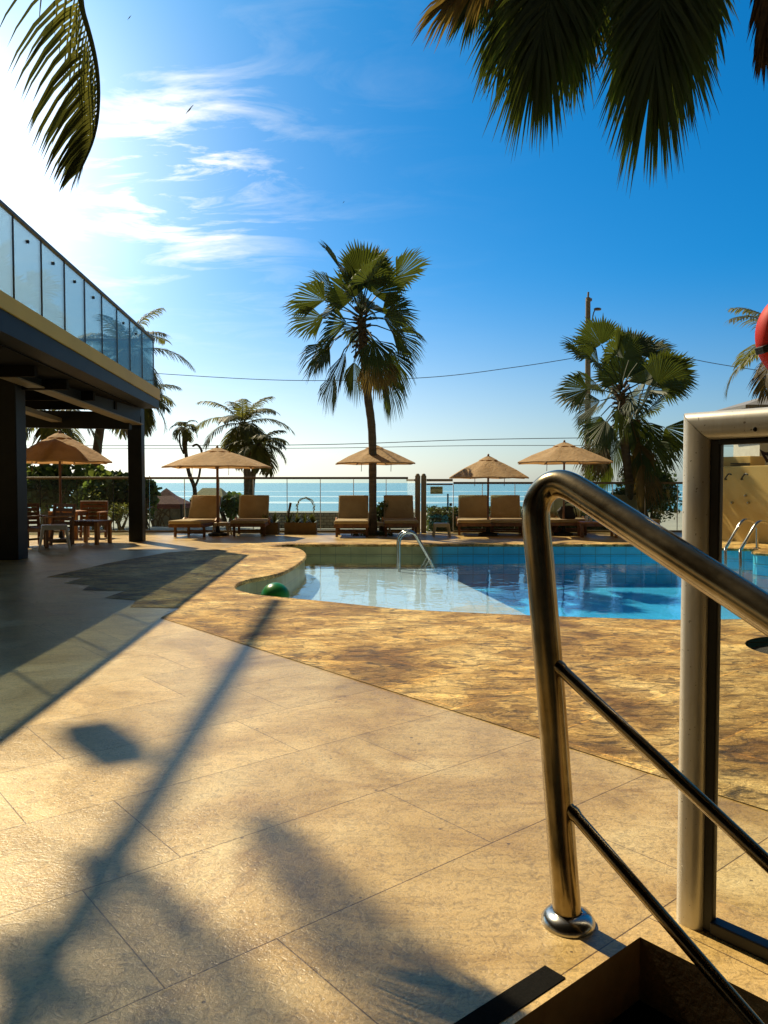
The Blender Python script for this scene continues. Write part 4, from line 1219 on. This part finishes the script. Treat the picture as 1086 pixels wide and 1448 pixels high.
# ------------------------------------------------------------------ loungers
def make_lounger():
    t = thing('sun_lounger', '', 'sun lounger', (0,0,0))
    fr = MB()
    for s in (-1,1):
        fr.box((s*0.36,0.0,0.26), (0.045,1.45,0.075))
    fr.box((0,-0.70,0.26),(0.70,0.04,0.075)); fr.box((0,0.70,0.26),(0.70,0.04,0.075))
    for k in range(7): fr.box((0,-0.58+0.16*k,0.285),(0.68,0.07,0.018))
    obj('frame', fr, M['wood'], t, smooth=False, bevel=0.006, seg=1)
    for sx in (-1,1):
        for y in (-0.45,0.35):
            mb = MB(); mb.box((sx*0.335,y,0.12),(0.055,0.055,0.24)); obj('leg', mb, M['wood'], t, smooth=False, bevel=0.006, seg=1)
    mb = MB(); mb.box((0,-0.45,0.09),(0.62,0.03,0.035)); mb.box((0,0.35,0.09),(0.62,0.03,0.035)); obj('stretcher', mb, M['wood'], t, smooth=False)
    for sx in (-1,1):
        mb = MB(); prof2 = [(0.10,0.28),(0.10,0.34),(0.22,0.40),(0.42,0.40),(0.52,0.34),(0.50,0.24),(0.42,0.26),(0.36,0.17),(0.28,0.26),(0.20,0.22)]
        n_ = len(prof2)
        vs = [(sx*0.39-0.014, y, z) for y, z in prof2] + [(sx*0.39+0.014, y, z) for y, z in prof2]
        mb.add(vs, [tuple(range(n_)), tuple(range(2*n_-1,n_-1,-1))] + [(i,n_+i,n_+(i+1)%n_,(i+1)%n_) for i in range(n_)])
        obj('side_bracket', mb, M['woodlit'], t, smooth=False, recalc=True)
    mb = MB(); mb.box((0,-0.16,0.335),(0.76,1.16,0.075)); cs = obj('seat_cushion', mb, M['cushion'], t, bevel=0.03, seg=3)
    mb = MB(); mb.tube([(-0.355,-0.742,0.366),(0.355,-0.742,0.366)], 0.008, 6); obj('piping', mb, M['piping'], cs)
    rot = Matrix.Rotation(R(66),3,'X')
    c = Vector((0,0.40,0.34)); u = rot @ Vector((0,1,0)); nn = rot @ Vector((0,0,1))
    mb = MB(); mb.box(c + u*0.29 , (0.68,0.66,0.065), rot); cs = obj('back_cushion', mb, M['cushion'], t, bevel=0.026, seg=3)
    mb = MB()
    for s in (-1,1): mb.bar(c + u*-0.04 + nn*0.03 + Vector((s*0.345,0,0)), c + u*0.61 + nn*0.03 + Vector((s*0.345,0,0)), 0.012, 0.012)
    obj('piping', mb, M['piping'], cs, smooth=False)
    mb = MB()
    for s in (-1,1): mb.bar(c - nn*0.055 + Vector((s*0.33,0,0)) - u*0.05, c + u*0.6 - nn*0.055 + Vector((s*0.33,0,0)), 0.03, 0.04)
    for k in range(5): mb.box(c + u*(0.06+0.12*k) - nn*0.045, (0.66,0.05,0.016), rot)
    obj('back_frame', mb, M['wood'], t, smooth=False)
    mb = MB(); mb.bar((0.3,0.62,0.27), (0.3,0.56,0.62), 0.025,0.025); mb.bar((-0.3,0.62,0.27), (-0.3,0.56,0.62), 0.025,0.025); obj('prop', mb, M['wood'], t, smooth=False)
    return t
spots = [(269,760,-7,'leftmost cushioned sun lounger, beside the maroon tent'),
         (349,759,3,'second sun lounger from the left, by the small planter'),
         (497,760,0,'sun lounger just left of the tall fan palm trunk'),
         (566,759,2,'sun lounger behind the curved pool rail'),
         (674,758,-5,'sun lounger right of the beige stool by the gate'),
         (722,758,-6,'sun lounger just left of the near steel handrail post'),
         (772,757,-8,'sun lounger with a black bag lying on it'),
         (812,757,-5,'sun lounger seen under the bend of the steel handrail'),
         (905,757,4,'sun lounger half hidden by the sloping steel handrail')]
proto = make_lounger()
for i, (px, py, a, lab) in enumerate(spots):
    o = proto if i == 0 else copy_tree(proto)
    p = gp(px, py); o.location = (p.x, p.y + 0.62, 0); o.rotation_euler.z = R(a)
    tag(o, lab, 'sun lounger', 'tan sun loungers along the fence')

# stools
def make_stool(name, m, w, dp, h, splay=0.06, hw=0.05):
    t = thing(name, '', 'stool', (0,0,0))
    mb = MB(); mb.box((0,0,h-0.022),(w,dp,0.044)); obj('seat', mb, m, t, bevel=0.02, seg=3)
    for sx in (-1,1):
        for sy in (-1,1):
            a = Vector((sx*(w/2-hw*0.55), sy*(dp/2-hw*0.5), h-0.03)); b = Vector((sx*(w/2-hw*0.5+splay), sy*(dp/2-hw*0.4+splay*0.5), 0.0))
            mb = MB(); mb.tube([a, a.lerp(b,0.35), b], [hw*0.62, hw*0.5, hw*0.36], 8); obj('leg', mb, m, t)
    mb = MB()
    for sy in (-1,1): mb.box((0, sy*(dp/2-0.012), h-0.06), (w*0.82, 0.016, 0.05))
    for sx in (-1,1): mb.box((sx*(w/2-0.012), 0, h-0.06), (0.016, dp*0.82, 0.05))
    obj('apron', mb, m, t, smooth=False)
    return t
s = make_stool('plastic_stool', M['plastic'], 0.42, 0.36, 0.46, 0.07); p = gp(74,779); s.location = (p.x, p.y+0.1, 0); s.rotation_euler.z = R(24)
tag(s, 'white plastic stool standing in front of the wooden chairs', 'stool')
s0_ = make_stool('side_stool', M['rattan'], 0.34, 0.34, 0.30, 0.04)
for i, (px, py, lab) in enumerate(((312,757.5,'beige low stool between the two left loungers'), (541,757,'beige low stool behind the tall palm trunk'), (625,759,'beige low stool in front of the hedge by the gate'))):
    o = s0_ if i == 0 else copy_tree(s0_)
    p = gp(px, py); o.location = (p.x, p.y+0.15, 0); tag(o, lab, 'stool', 'beige low stools between loungers')

# wooden terrace furniture
def make_chair():
    t = thing('wooden_chair', '', 'chair', (0,0,0))
    mb = MB()
    for k in range(5): mb.box((0,-0.24+0.115*k,0.36),(0.52,0.095,0.022))
    mb.box((0,-0.30,0.33),(0.54,0.03,0.06)); obj('seat', mb, M['wood'], t, smooth=False, bevel=0.004, seg=1)
    for sx in (-1,1):
        mb = MB(); mb.box((sx*0.27,-0.27,0.28),(0.05,0.055,0.56)); obj('leg', mb, M['wood'], t, smooth=False, bevel=0.005, seg=1)
        mb = MB(); mb.bar((sx*0.27,0.24,0),(sx*0.27,0.36,0.80),0.05,0.055,up=(1,0,0)); obj('leg', mb, M['wood'], t, smooth=False, bevel=0.005, seg=1)
        mb = MB(); mb.box((sx*0.28,0.0,0.57),(0.07,0.62,0.025)); obj('armrest', mb, M['woodlit'], t, smooth=False, bevel=0.005, seg=1)
        mb = MB(); mb.box((sx*0.27,0,0.14),(0.03,0.5,0.04)); obj('stretcher', mb, M['wood'], t, smooth=False)
    mb = MB()
    for k in range(5):
        z = 0.43+0.085*k; mb.box((0,0.30+0.013*k,z),(0.50,0.02,0.066), Matrix.Rotation(R(-8),3,'X'))
    obj('backrest', mb, M['wood'], t, smooth=False, bevel=0.004, seg=1)
    return t
c0 = make_chair(); cc = []
for i, (px, py, a, lab) in enumerate(((70,773,-28,'slatted wooden armchair behind the white plastic stool'), (127,761,4,'slatted wooden chair behind the wooden side table'), (38,772,35,'slatted wooden chair half hidden by the thick column'))):
    o = c0 if i == 0 else copy_tree(c0)
    p = gp(px, py); o.location = (p.x, p.y, 0); o.rotation_euler.z = R(a)
    tag(o, lab, 'chair', 'wooden terrace chairs')
def make_table(name, w, dp, h, m):
    t = thing(name, '', 'table', (0,0,0))
    mb = MB()
    for k in range(6): mb.box((-w/2+w/12+k*w/6,0,h-0.015),(w/6-0.008,dp,0.03))
    obj('tabletop', mb, m, t, smooth=False, bevel=0.004, seg=1)
    mb = MB()
    for s in (-1,1): mb.box((0,s*(dp/2-0.03),h-0.065),(w-0.08,0.022,0.07)); mb.box((s*(w/2-0.03),0,h-0.065),(0.022,dp-0.08,0.07))
    obj('apron', mb, M['wood'], t, smooth=False)
    for sx in (-1,1):
        for sy in (-1,1):
            mb = MB(); mb.box((sx*(w/2-0.035),sy*(dp/2-0.035),(h-0.03)/2),(0.065,0.065,h-0.03)); obj('leg', mb, M['woodlit'] if sx > 0 else M['wood'], t, smooth=False, bevel=0.005, seg=1)  # right legs get the lit copy of the wood
    return t
tb = make_table('wooden_table', 0.62, 0.5, 0.46, M['wood']); p = gp(122,770); tb.location = (p.x, p.y+0.25, 0); tb.rotation_euler.z = R(-14)
tag(tb, 'small dark wooden side table under the near parasol edge', 'table')
tb = make_table('wooden_table', 0.62, 0.7, 0.60, M['woodlit']); p = gp(93,762); tb.location = (p.x, p.y+0.2, 0)
tag(tb, 'taller wooden table at the foot of the near parasol', 'table')
tb = make_table('wooden_table', 0.80, 0.5, 0.34, M['woodlit']); p = gp(848,760); tb.location = (p.x, p.y+0.2, 0); tb.rotation_euler.z = R(-5)
tag(tb, 'low wooden table with white cups beside the bagged lounger', 'table'); ctb = p
for k, (dx, dy, lab) in enumerate(((-0.24,0.1,'tall white cup on the low wooden table'), (-0.12,0.2,'short white cup on the low wooden table'))):
    mb = MB(); hh = 0.13 if k == 0 else 0.08
    mb.lathe([(0,0),(0.028,0),(0.038,hh),(0.034,hh),(0.026,0.01),(0,0.01)], 16, (0,0,0))
    o = obj('cup', mb, M['white']); o.location = (ctb.x+dx, ctb.y+0.2+dy-0.1, 0.341); tag(o, lab, 'cup')
# bag on lounger
p = at(799,727,17.9)
t = thing('black_bag', 'black cloth bag slumped on a lounger cushion', 'bag', (p.x, 17.75, 0.38))
mb = MB(); rs = random.Random(2)
mb.lathe([(0.0,0.0),(0.17,0.0),(0.20,0.06),(0.195,0.18),(0.15,0.27),(0.06,0.30),(0,0.295)], 20, (p.x,17.75,0.375))
for v in mb.v:
    v.y = 17.75 + (v.y-17.75)*0.6 + rs.uniform(-0.008,0.008); v.x += 0.03*math.sin(v.z*20); v.z += rs.uniform(-0.008,0.01)*(v.z > 0.4)
obj('body', mb, M['bag'], t)
mb = MB(); mb.tube(crom([(p.x-0.08,17.75,0.62),(p.x-0.02,17.72,0.74),(p.x+0.12,17.72,0.73),(p.x+0.20,17.73,0.58),(p.x+0.23,17.73,0.42)],5), 0.014, 6); obj('strap', mb, M['bag'], t)

# planters with bromeliads
def planter(label, px0, px1, ytop, ybot, Y, seed, dp=0.32, n=4):
    a = at(px0, ytop, Y); b = at(px1, ybot, Y); w = b.x-a.x; h = a.z
    t = thing('planter_box', label, 'planter', ((a.x+b.x)/2, Y+dp/2, 0))
    mb = MB(); x = (a.x+b.x)/2; y = Y+dp/2; th = 0.03
    mb.box((x,Y+th/2,h/2),(w,th,h)); mb.box((x,Y+dp-th/2,h/2),(w,th,h)); mb.box((a.x+th/2,y,h/2),(th,dp-2*th,h)); mb.box((b.x-th/2,y,h/2),(th,dp-2*th,h))
    obj('box', mb, M['planter'], t, smooth=False)
    mb = MB(); mb.box((x,y,h/2-0.02),(w-2*th-.004,dp-2*th-.004,h-0.06)); obj('earth', mb, M['soil'], t, smooth=False)
    rs = random.Random(seed); out = []
    for k in range(n):
        c = Vector((a.x + w*(k+0.5)/n, y, h-0.04)); mb = MB()
        for j in range(26):
            az = rs.uniform(0,2*PI); l = rs.uniform(0.20,0.36); e = R(rs.uniform(25,85))
            d_ = Vector((math.cos(az)*math.cos(e), math.sin(az)*math.cos(e), math.sin(e)))
            sd = d_.cross(Vector((0,0,1))).normalized()*0.022
            q1 = c + d_*l*0.55; q2 = c + d_*l + Vector((0,0,-0.05*math.cos(e)))
            mb.add([c-sd*0.6,c+sd*0.6,q1-sd,q1+sd,q2], [(0,1,3,2),(2,3,4)])
        out.append(mb)
    for k, mb in enumerate(out):
        pl = obj('bromeliad', mb, M['brom'], None, smooth=False)
        cc_ = sum(mb.v, Vector((0,0,0)))/len(mb.v)
        tag(pl, BL[(seed, k)], 'plant', 'spiky plants in planters')
    return t
BL = {(1,0):'spiky plant at the left end of the small planter', (1,1):'spiky plant at the right end of the small planter',
      (2,0):'spiky plant at the left end of the long planter', (2,1):'spiky plant left of centre in the long planter',
      (2,2):'spiky plant right of centre in the long planter', (2,3):'spiky plant at the right end of the long planter'}
planter('short brown planter box right of the second lounger', 368, 393, 739, 754, 18.0, 1, n=2)
planter('long brown planter box in front of the block wall', 402, 447, 739, 754, 18.0, 2, n=4)
o = obj('leaning_stake', MB().tube([at(405,742,18.15), at(411,711,18.15)], [0.022,0.03], 8), M['stem']); tag(o, 'dark leaning stake stuck in the long planter', 'stake')
mb = MB(); hc = at(432,717,19.4)
rs = random.Random(5)
for k in range(46):
    a0 = -0.35 + (PI+0.7)*k/46; a1 = a0 + 0.16
    for j in range(2):
        rr = 0.215 + rs.uniform(-0.025,0.025)
        mb.tube([hc + Vector((rr*math.cos(a0), rs.uniform(-.03,.03), rr*1.05*math.sin(a0))), hc + Vector((rr*math.cos(a1)*1.02, rs.uniform(-.03,.03), rr*1.05*math.sin(a1)))], 0.010, 4)
for s_ in (-1,1): mb.tube([hc + Vector((s_*0.2,0,-0.07)), Vector((hc.x+s_*0.2, hc.y, -0.03))], 0.012, 5)
o = obj('vine_arch', mb, M['woven']); tag(o, 'dried vine arch standing behind the long planter', 'garden arch')

# base of the tall palm
mb = MB(); rs = random.Random(12)
for k in range(260):
    a = rs.uniform(0,2*PI); r_ = 0.34*math.sqrt(rs.random()); c = Vector((pb.x+r_*1.5*math.cos(a), pb.y+r_*0.8*math.sin(a), 0.0)); l = rs.uniform(0.05,0.13)
    d_ = Vector((rs.uniform(-.5,.5), rs.uniform(-.5,.5), 1)).normalized(); sd = Vector((0.008,0.004,0))
    mb.add([c-sd, c+sd, c+d_*l], [(0,1,2)])
o = obj('grass', mb, M['bush'], smooth=False); tag(o, 'green grass tuft round the foot of the tall fan palm', 'grass', kind='stuff')

# ------------------------------------------------------------------ pool rails and ball
def arc(pts, n=7): return crom(pts, n)
t = thing('pool_rail', 'pair of curved steel rails at the far pool edge', 'pool rail', Vector((0.27,14.55,-0.6)))
for k, (dx, Y) in enumerate(((0,14.75),(0.02,14.25))):
    def q(px, py): 
        p = at(px, py, 14.75); return Vector((p.x+dx, Y, p.z))
    mb = MB(); mb.tube([q(562.5,812)] + arc([q(562.5,790), q(562.5,766), q(565,757), q(571,751.5), q(578,750.5), q(585,754), q(590,762), q(606,790)]) + [q(616,812)], 0.026, 12)
    obj('rail', mb, M['chrome'], t)
t = thing('pool_ladder', 'chrome pool ladder rails seen through the glass screen', 'pool ladder', Vector((6.4,13.4,0)))
for k, (off, yy) in enumerate(((0,13.6),(21,13.15))):
    def q(px, py, Y): return at(px+off, py+2.5*k, Y)
    mb = MB(); mb.tube([q(1027,815,yy-0.1), q(1025.5,778,yy-0.05)] + arc([q(1025.5,776,yy), q(1034,762,yy), q(1045,743,yy+0.05), q(1051,736.5,yy+0.1), q(1058,735,yy+0.2), q(1066,738,yy+0.35), q(1070,747,yy+0.42)]) + [Vector((q(1070.5,777,yy+0.42).x, yy+0.42, 0.0))], 0.026, 12)
    rr_ = obj('rail', mb, M['chrome'], t)
    fb_ = q(1070.5,777,yy+0.42); mb = MB(); mb.lathe([(0.027,0.02),(0.06,0.012),(0.065,0.0)], 16, (fb_.x, yy+0.42, 0.005)); obj('flange', mb, M['chrome'], rr_)
for k in range(3):
    a_ = at(1027,800,13.5); b_ = at(1048,803,13.05); z = -0.45-0.3*k
    mb = MB(); mb.bar((a_.x, 13.5, z), (b_.x, 13.05, z), 0.08, 0.03); obj('step', mb, M['chrome'], t, smooth=False)
mb = MB()
NL = 24
mb.lathe([(0.165*math.sin(PI*i/NL), -0.165*math.cos(PI*i/NL)) for i in range(NL+1)], 40, (0,0,0))
bc = at(388,842,8.55)
o = obj('ball', mb, M['green']); o.location = (bc.x, 8.62, -0.085)
tag(o, 'green ball floating in the pool corner', 'ball')
mb = MB(); mb.lathe([(0.012,0.002),(0.0,0.004)], 10, (0,0,0.164)); obj('valve', mb, M['rubber'], o); 

# ------------------------------------------------------------------ right: shower wall, hut
wc = at(1000,763,16.4); wc.z = 0
WT = R(62); wd_ = Vector((math.cos(WT), -math.sin(WT), 0)); wn_ = Vector((-math.sin(WT), -math.cos(WT), 0))
wrot = Matrix.Rotation(-WT, 3, 'Z')
t = thing('shower_wall', 'beige rendered shower wall with tap pipes seen through the glass screen', 'wall', wc)
def on_wall(px, py, off=0.0):
    """point of the wall face (moved off it by off) behind a picture position"""
    r_ = ray(px, py); o_ = Vector((0,0,H)); q0_ = wc + wn_*off
    k_ = (q0_ - o_).dot(wn_)/r_.dot(wn_)
    return o_ + r_*k_
zt_ = on_wall(1050,659).z; zt2 = on_wall(1030,645).z
lw_ = 3.6
obj('wall', MB().box(wc + wd_*lw_/2 - wn_*0.15 + Vector((0,0,zt_/2)), (lw_,0.3,zt_), wrot), M['wall'], t, smooth=False, bevel=0.01)
tb_ = (on_wall(1046,700) - wc).dot(wd_)
obj('raised_block', MB().box(wc + wd_*tb_/2 - wn_*0.55 + Vector((0,0,zt2/2)), (tb_,0.46,zt2), wrot), M['wall'], t, smooth=False, bevel=0.01)
for yy_ in (655.5, 657.8):
    obj('slat', MB().bar(on_wall(1034,yy_,-0.30), on_wall(1060,yy_,-0.30), 0.05, 0.02), M['darksteel'], t, smooth=False)
for px in (1027, 1050):
    p = on_wall(px, 677)
    q_ = lambda a_, b_, z_: p + wd_*a_ + wn_*b_ + Vector((0,0,z_))
    obj('shower_pipe', MB().tube(crom([q_(0,0,-0.01), q_(0.02,0.07,-0.01), q_(0.10,0.12,0.05), q_(0.18,0.15,0.10), q_(0.24,0.16,0.08)],5), 0.016, 8), M['darksteel'], t)
for px, py in ((1036,711),(1059,711),(1055,701)):
    p = on_wall(px, py); obj('tap', MB().lathe([(0.03,0),(0.03,0.02),(0.015,0.05),(0,0.055)], 12, p, wrot @ Matrix.Rotation(PI/2,3,'X')), M['chrome'], t)
hx = at(1004,585,20.4).x; hz = at(1004,583,20.4).z
t = thing('shower_hut', 'pale hut with a grey sloping roof behind the shower wall', 'hut', (hx+3.2, 19.4, 0))
obj('wall', MB().box((hx+3.5, 19.4, hz/2-0.02), (6.0, 1.4, hz-0.05)), M['hutwall'], t, smooth=False)
mb = MB(); e0, e1, fy0, fy1 = hx, hx+7, 18.4, 20.4
mb.add([(e0,fy0,hz),(e1,fy0,hz),(e1,fy1,hz),(e0,fy1,hz),(e0+1.3,19.4,hz+0.42),(e1-1.3,19.4,hz+0.42),
        (e0,fy0,hz-0.08),(e1,fy0,hz-0.08),(e1,fy1,hz-0.08),(e0,fy1,hz-0.08)],
       [(0,1,5,4),(1,2,5),(2,3,4,5),(3,0,4),(6,7,1,0),(7,8,2,1),(8,9,3,2),(9,6,0,3),(9,8,7,6)])
obj('roof', mb, M['roof'], t, smooth=False, recalc=True)

# ------------------------------------------------------------------ beyond: tent, hut, pole, wires
p = at(236,752,27); p.z = -0.75
t = thing('gazebo_tent', 'maroon peaked canvas tent behind the leftmost lounger', 'tent', p)
hw = 29/F*27; zt_ = at(236,690,27).z; ze = at(236,712,27).z
mb = MB(); c = Vector((p.x,27,0))
cs = [Vector((p.x+sx*hw, 27+sy*hw, ze)) for sx, sy in ((-1,-1),(1,-1),(1,1),(-1,1))]
mid = [Vector((p.x+sx*hw*0.4, 27+sy*hw*0.4, ze+(zt_-ze)*0.5)) for sx, sy in ((-1,-1),(1,-1),(1,1),(-1,1))]
apx = Vector((p.x,27,zt_))
low_ = [q_ + Vector((0,0,-0.16)) for q_ in cs]
mb.add(cs+mid+[apx]+low_, [(i,(i+1)%4,4+(i+1)%4,4+i) for i in range(4)] + [(4+i,4+(i+1)%4,8) for i in range(4)] + [(9+i,9+(i+1)%4,(i+1)%4,i) for i in range(4)])
obj('canopy', mb, M['maroon'], t, smooth=False)
for q_ in cs:
    obj('leg', MB().tube([(q_.x*0.98+p.x*0.02, q_.y, -0.8),(q_.x*0.98+p.x*0.02, q_.y, ze)], 0.04, 8), M['darksteel'], t)
obj('side_curtain', MB().box((p.x, 27+hw*0.9, (ze-0.8)/2), (hw*1.9, 0.03, ze+0.75)), M['tentwall'], t, smooth=False)
mb = MB(); rs = random.Random(44)
for k in range(9):
    a = Vector((p.x+rs.uniform(-.5,.5), 26.6, -0.6)); mb.tube(crom([a, a+Vector((rs.uniform(-.2,.2),0,0.5)), a+Vector((rs.uniform(-.5,.5),0,1.0))],4), 0.03, 5)
o = obj('bare_shrub', mb, M['stem']); tag(o, 'dark bare twiggy shrub under the maroon tent', 'shrub')
p = at(300,752,30); p.z = -1.2
t = thing('beach_hut', 'olive thatched beach hut roof behind the left parasol pole', 'hut', p)
hw = 24/F*30; zt_ = at(300,690,30).z; ze = at(300,706,30).z
mb = MB(); mb.add([(p.x-hw,29,ze),(p.x+hw,29,ze),(p.x+hw,31,ze),(p.x-hw,31,ze),(p.x-hw*0.55,30,zt_),(p.x+hw*0.55,30,zt_)], [(0,1,5,4),(1,2,5),(2,3,4,5),(3,0,4),(3,2,1,0)])
obj('roof', mb, M['straw'], t, smooth=False)
for sx in (-1,1):
    for y in (29.1,30.9): obj('post', MB().tube([(p.x+sx*hw*0.9,y,-1.3),(p.x+sx*hw*0.9,y,ze)], 0.05, 8), M['stem'], t)

Yl = 24.5
p = at(831,740,Yl); p.z = -0.5
t = thing('street_pole', 'tall concrete street pole with a small lamp behind the twin palm', 'street pole', p)
tp = at(831.5,421,Yl)
obj('pole', MB().tube([p, tp], [0.11,0.075], 12), M['concrete'], t)
mb = MB(); mb.tube([tp, at(832,413,Yl)], 0.03, 6); mb.box(at(833,424,Yl-0.05), (0.16,0.1,0.08)); obj('pole_top', mb, M['concrete'], t)
mb = MB(); mb.tube(crom([at(832,470,Yl), at(836,460,Yl-0.1), at(839,444,Yl-0.15), at(841,439,Yl-0.15)],4), 0.018, 6); arm = obj('lamp_arm', mb, M['lampgrey'], t)
hp = at(845,437,Yl-0.15); mb = MB(); mb.lathe([(0,0.05),(0.07,0.035),(0.1,0.0),(0.08,-0.04),(0,-0.05)], 14, (0,0,0))
for v in mb.v: v.x *= 1.25; v.y *= 0.7
for v in mb.v: v += hp
obj('lamp_head', mb, M['lampgrey'], arm)
def wire(label, pts, r=0.011):
    o = obj('overhead_wire', MB().tube(crom(pts, 10), r, 5), M['wire']); tag(o, label, 'wire')
wire('sagging overhead wire running left from the street pole', [at(-500,470,26), at(0,511,26), at(235,529,26), at(420,538,25.8), at(600,534,25.5), at(730,519,25), at(831,503,Yl)])
wire('overhead wire running right from the street pole', [at(831,478,Yl), at(945,500,Yl), at(1035,518,Yl), at(1300,556,Yl)])
wire('upper of two level wires crossing behind the parasols', [at(-400,632,34), at(206,630,34), at(460,628.5,34), at(700,621,34), at(1086,616,34), at(1500,606,34)], 0.016)
wire('lower of two level wires crossing behind the parasols', [at(-400,634,34), at(206,634,34), at(460,633.5,34), at(700,630,34), at(1086,631,34), at(1500,634,34)], 0.013)

# birds
for i, (px, py, Y, sz, lab) in enumerate(((268,155,40,0.32,'larger of the small birds, flying beneath the white cloud streaks'), (183,25,50,0.2,'tiny bird high at the left near the hanging frond'), (486,286,60,0.14,'tiny speck of a bird above the tall fan palm'))):
    c = at(px, py, Y); mb = MB()
    mb.lathe([(0,-0.5*sz),(0.07*sz,-0.3*sz),(0.10*sz,0),(0.06*sz,0.35*sz),(0,0.5*sz)], 10, (0,0,0), Matrix.Rotation(R(40),3,'Y'))
    obj_ = obj('bird', mb, M['bird']); obj_.location = c; tag(obj_, lab, 'bird')
    for s_ in (-1,1):
        wv_ = MB(); d_ = Vector((0.66,0.0,0.75)) * s_
        wv_.add([Vector((0,-0.05*sz,0.05)), Vector((0,0.12*sz,0)), d_*0.6*sz + Vector((0,0.12*sz,0.12*sz)), d_*1.1*sz, d_*0.6*sz+Vector((0,-0.06*sz,0.1*sz))], [(0,1,2,3,4)])
        obj('wing', wv_, M['bird'], obj_ if False else None, smooth=False).parent = obj_

# ------------------------------------------------------------------ light
EL, AZ = R(48), R(-40)
sd = bpy.data.lights.new('sun', 'SUN'); sd.energy = 5.0; sd.angle = R(0.55); sd.color = (1.0, 0.83, 0.55)
so = bpy.data.objects.new('sun', sd); COL.objects.link(so)
sv = Vector((math.sin(AZ)*math.cos(EL), math.cos(AZ)*math.cos(EL), math.sin(EL)))
so.rotation_euler = sv.to_track_quat('Z', 'Y').to_euler()
so.location = sv*50

W_ = bpy.data.worlds.new('World'); S.world = W_; W_.use_nodes = True
nt = W_.node_tree; bg = nt.nodes['Background']
sky = N(nt, 'ShaderNodeTexSky', sky_type='NISHITA'); sky.sun_disc = False
sky.sun_elevation = EL; sky.sun_rotation = AZ
sky.air_density = 1.0; sky.dust_density = 1.0; sky.ozone_density = 1.0
tc = N(nt, 'ShaderNodeTexCoord')
nv = N(nt, 'ShaderNodeVectorMath', operation='NORMALIZE'); L(nt, tc.outputs['Generated'], nv.inputs[0])
sp = N(nt, 'ShaderNodeSeparateXYZ'); L(nt, nv.outputs[0], sp.inputs[0])
def dirdot(vec):
    d_ = N(nt, 'ShaderNodeVectorMath', operation='DOT_PRODUCT'); L(nt, nv.outputs[0], d_.inputs[0]); d_.inputs[1].default_value = Vector(vec).normalized()
    return math_(nt, 'MAXIMUM', d_.outputs['Value'], 0.0)
el_ = N(nt, 'ShaderNodeMapRange', interpolation_type='SMOOTHSTEP'); L(nt, sp.outputs[2], el_.inputs[0])
el_.inputs[1].default_value = 0.0; el_.inputs[2].default_value = 0.27
grade = mix(nt, el_.outputs[0], (0.78,1.02,1.24), (0.03,0.82,1.44))
# unseen sky behind and overhead tinted warm to take blue out of shaded areas
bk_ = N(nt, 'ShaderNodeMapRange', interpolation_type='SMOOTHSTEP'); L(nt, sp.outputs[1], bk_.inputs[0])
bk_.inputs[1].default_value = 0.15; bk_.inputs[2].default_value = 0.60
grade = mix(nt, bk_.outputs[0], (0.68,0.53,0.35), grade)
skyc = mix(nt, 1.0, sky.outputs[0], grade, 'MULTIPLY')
# bright thin haze round the sun side
gdir = ray(-90, 230)
g1 = dirdot(gdir)
glow = math_(nt, 'ADD', math_(nt, 'MULTIPLY', math_(nt, 'POWER', g1, 20.0), 4.2), math_(nt, 'MULTIPLY', math_(nt, 'POWER', g1, 60.0), 12.0))
low_ = math_(nt, 'POWER', math_(nt, 'SUBTRACT', 1.0, math_(nt, 'ABSOLUTE', sp.outputs[2]), True), 7.0)
glow = math_(nt, 'ADD', glow, math_(nt, 'MULTIPLY', math_(nt, 'MULTIPLY', low_, math_(nt, 'POWER', dirdot(ray(60, 560)), 6.0)), 11.0))
# clouds: plane projection
zc_ = math_(nt, 'MAXIMUM', sp.outputs[2], 0.02)
cv = N(nt, 'ShaderNodeCombineXYZ')
L(nt, math_(nt, 'DIVIDE', sp.outputs[0], math_(nt, 'ADD', zc_, 0.12)), cv.inputs[0]); L(nt, math_(nt, 'DIVIDE', sp.outputs[1], math_(nt, 'ADD', zc_, 0.12)), cv.inputs[1])
mp = N(nt, 'ShaderNodeMapping'); L(nt, cv.outputs[0], mp.inputs[0]); mp.inputs['Rotation'].default_value = (0,0,R(-20)); mp.inputs['Scale'].default_value = (1.2,2.4,1)
cn = noise(nt, mp.outputs[0], 2.3, 9, 0.62, 0.7)
cfine = ramp(nt, cn, [(0.47, 0.0), (0.60, 0.45), (0.72, 1.0)])
m1_ = math_(nt, 'POWER', dirdot(ray(205, 190)), 36.0)
m2_ = math_(nt, 'POWER', dirdot(ray(250, 240)), 260.0)
cm = math_(nt, 'MULTIPLY', cfine, math_(nt, 'ADD', math_(nt, 'MULTIPLY', m1_, 0.26), math_(nt, 'MULTIPLY', m2_, 2.8)))
c = mix(nt, math_(nt, 'MINIMUM', cm, 1.0), skyc, (11,11.6,12.2))
cg = N(nt, 'ShaderNodeCombineColor')
for i, k in enumerate((1.06,0.96,0.80)): L(nt, math_(nt, 'MULTIPLY', glow, k), cg.inputs[i])
c = mix(nt, 1.0, c, cg.outputs[0], 'ADD')
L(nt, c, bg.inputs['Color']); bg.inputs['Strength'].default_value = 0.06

S.render.engine = 'CYCLES'
S.cycles.transparent_max_bounces = 24
S.cycles.max_bounces = 10
S.view_settings.view_transform = 'Standard'; S.view_settings.look = 'None'
S.view_settings.exposure = 0.5; S.view_settings.gamma = 1.0
S.render.resolution_x = 768; S.render.resolution_y = 1024
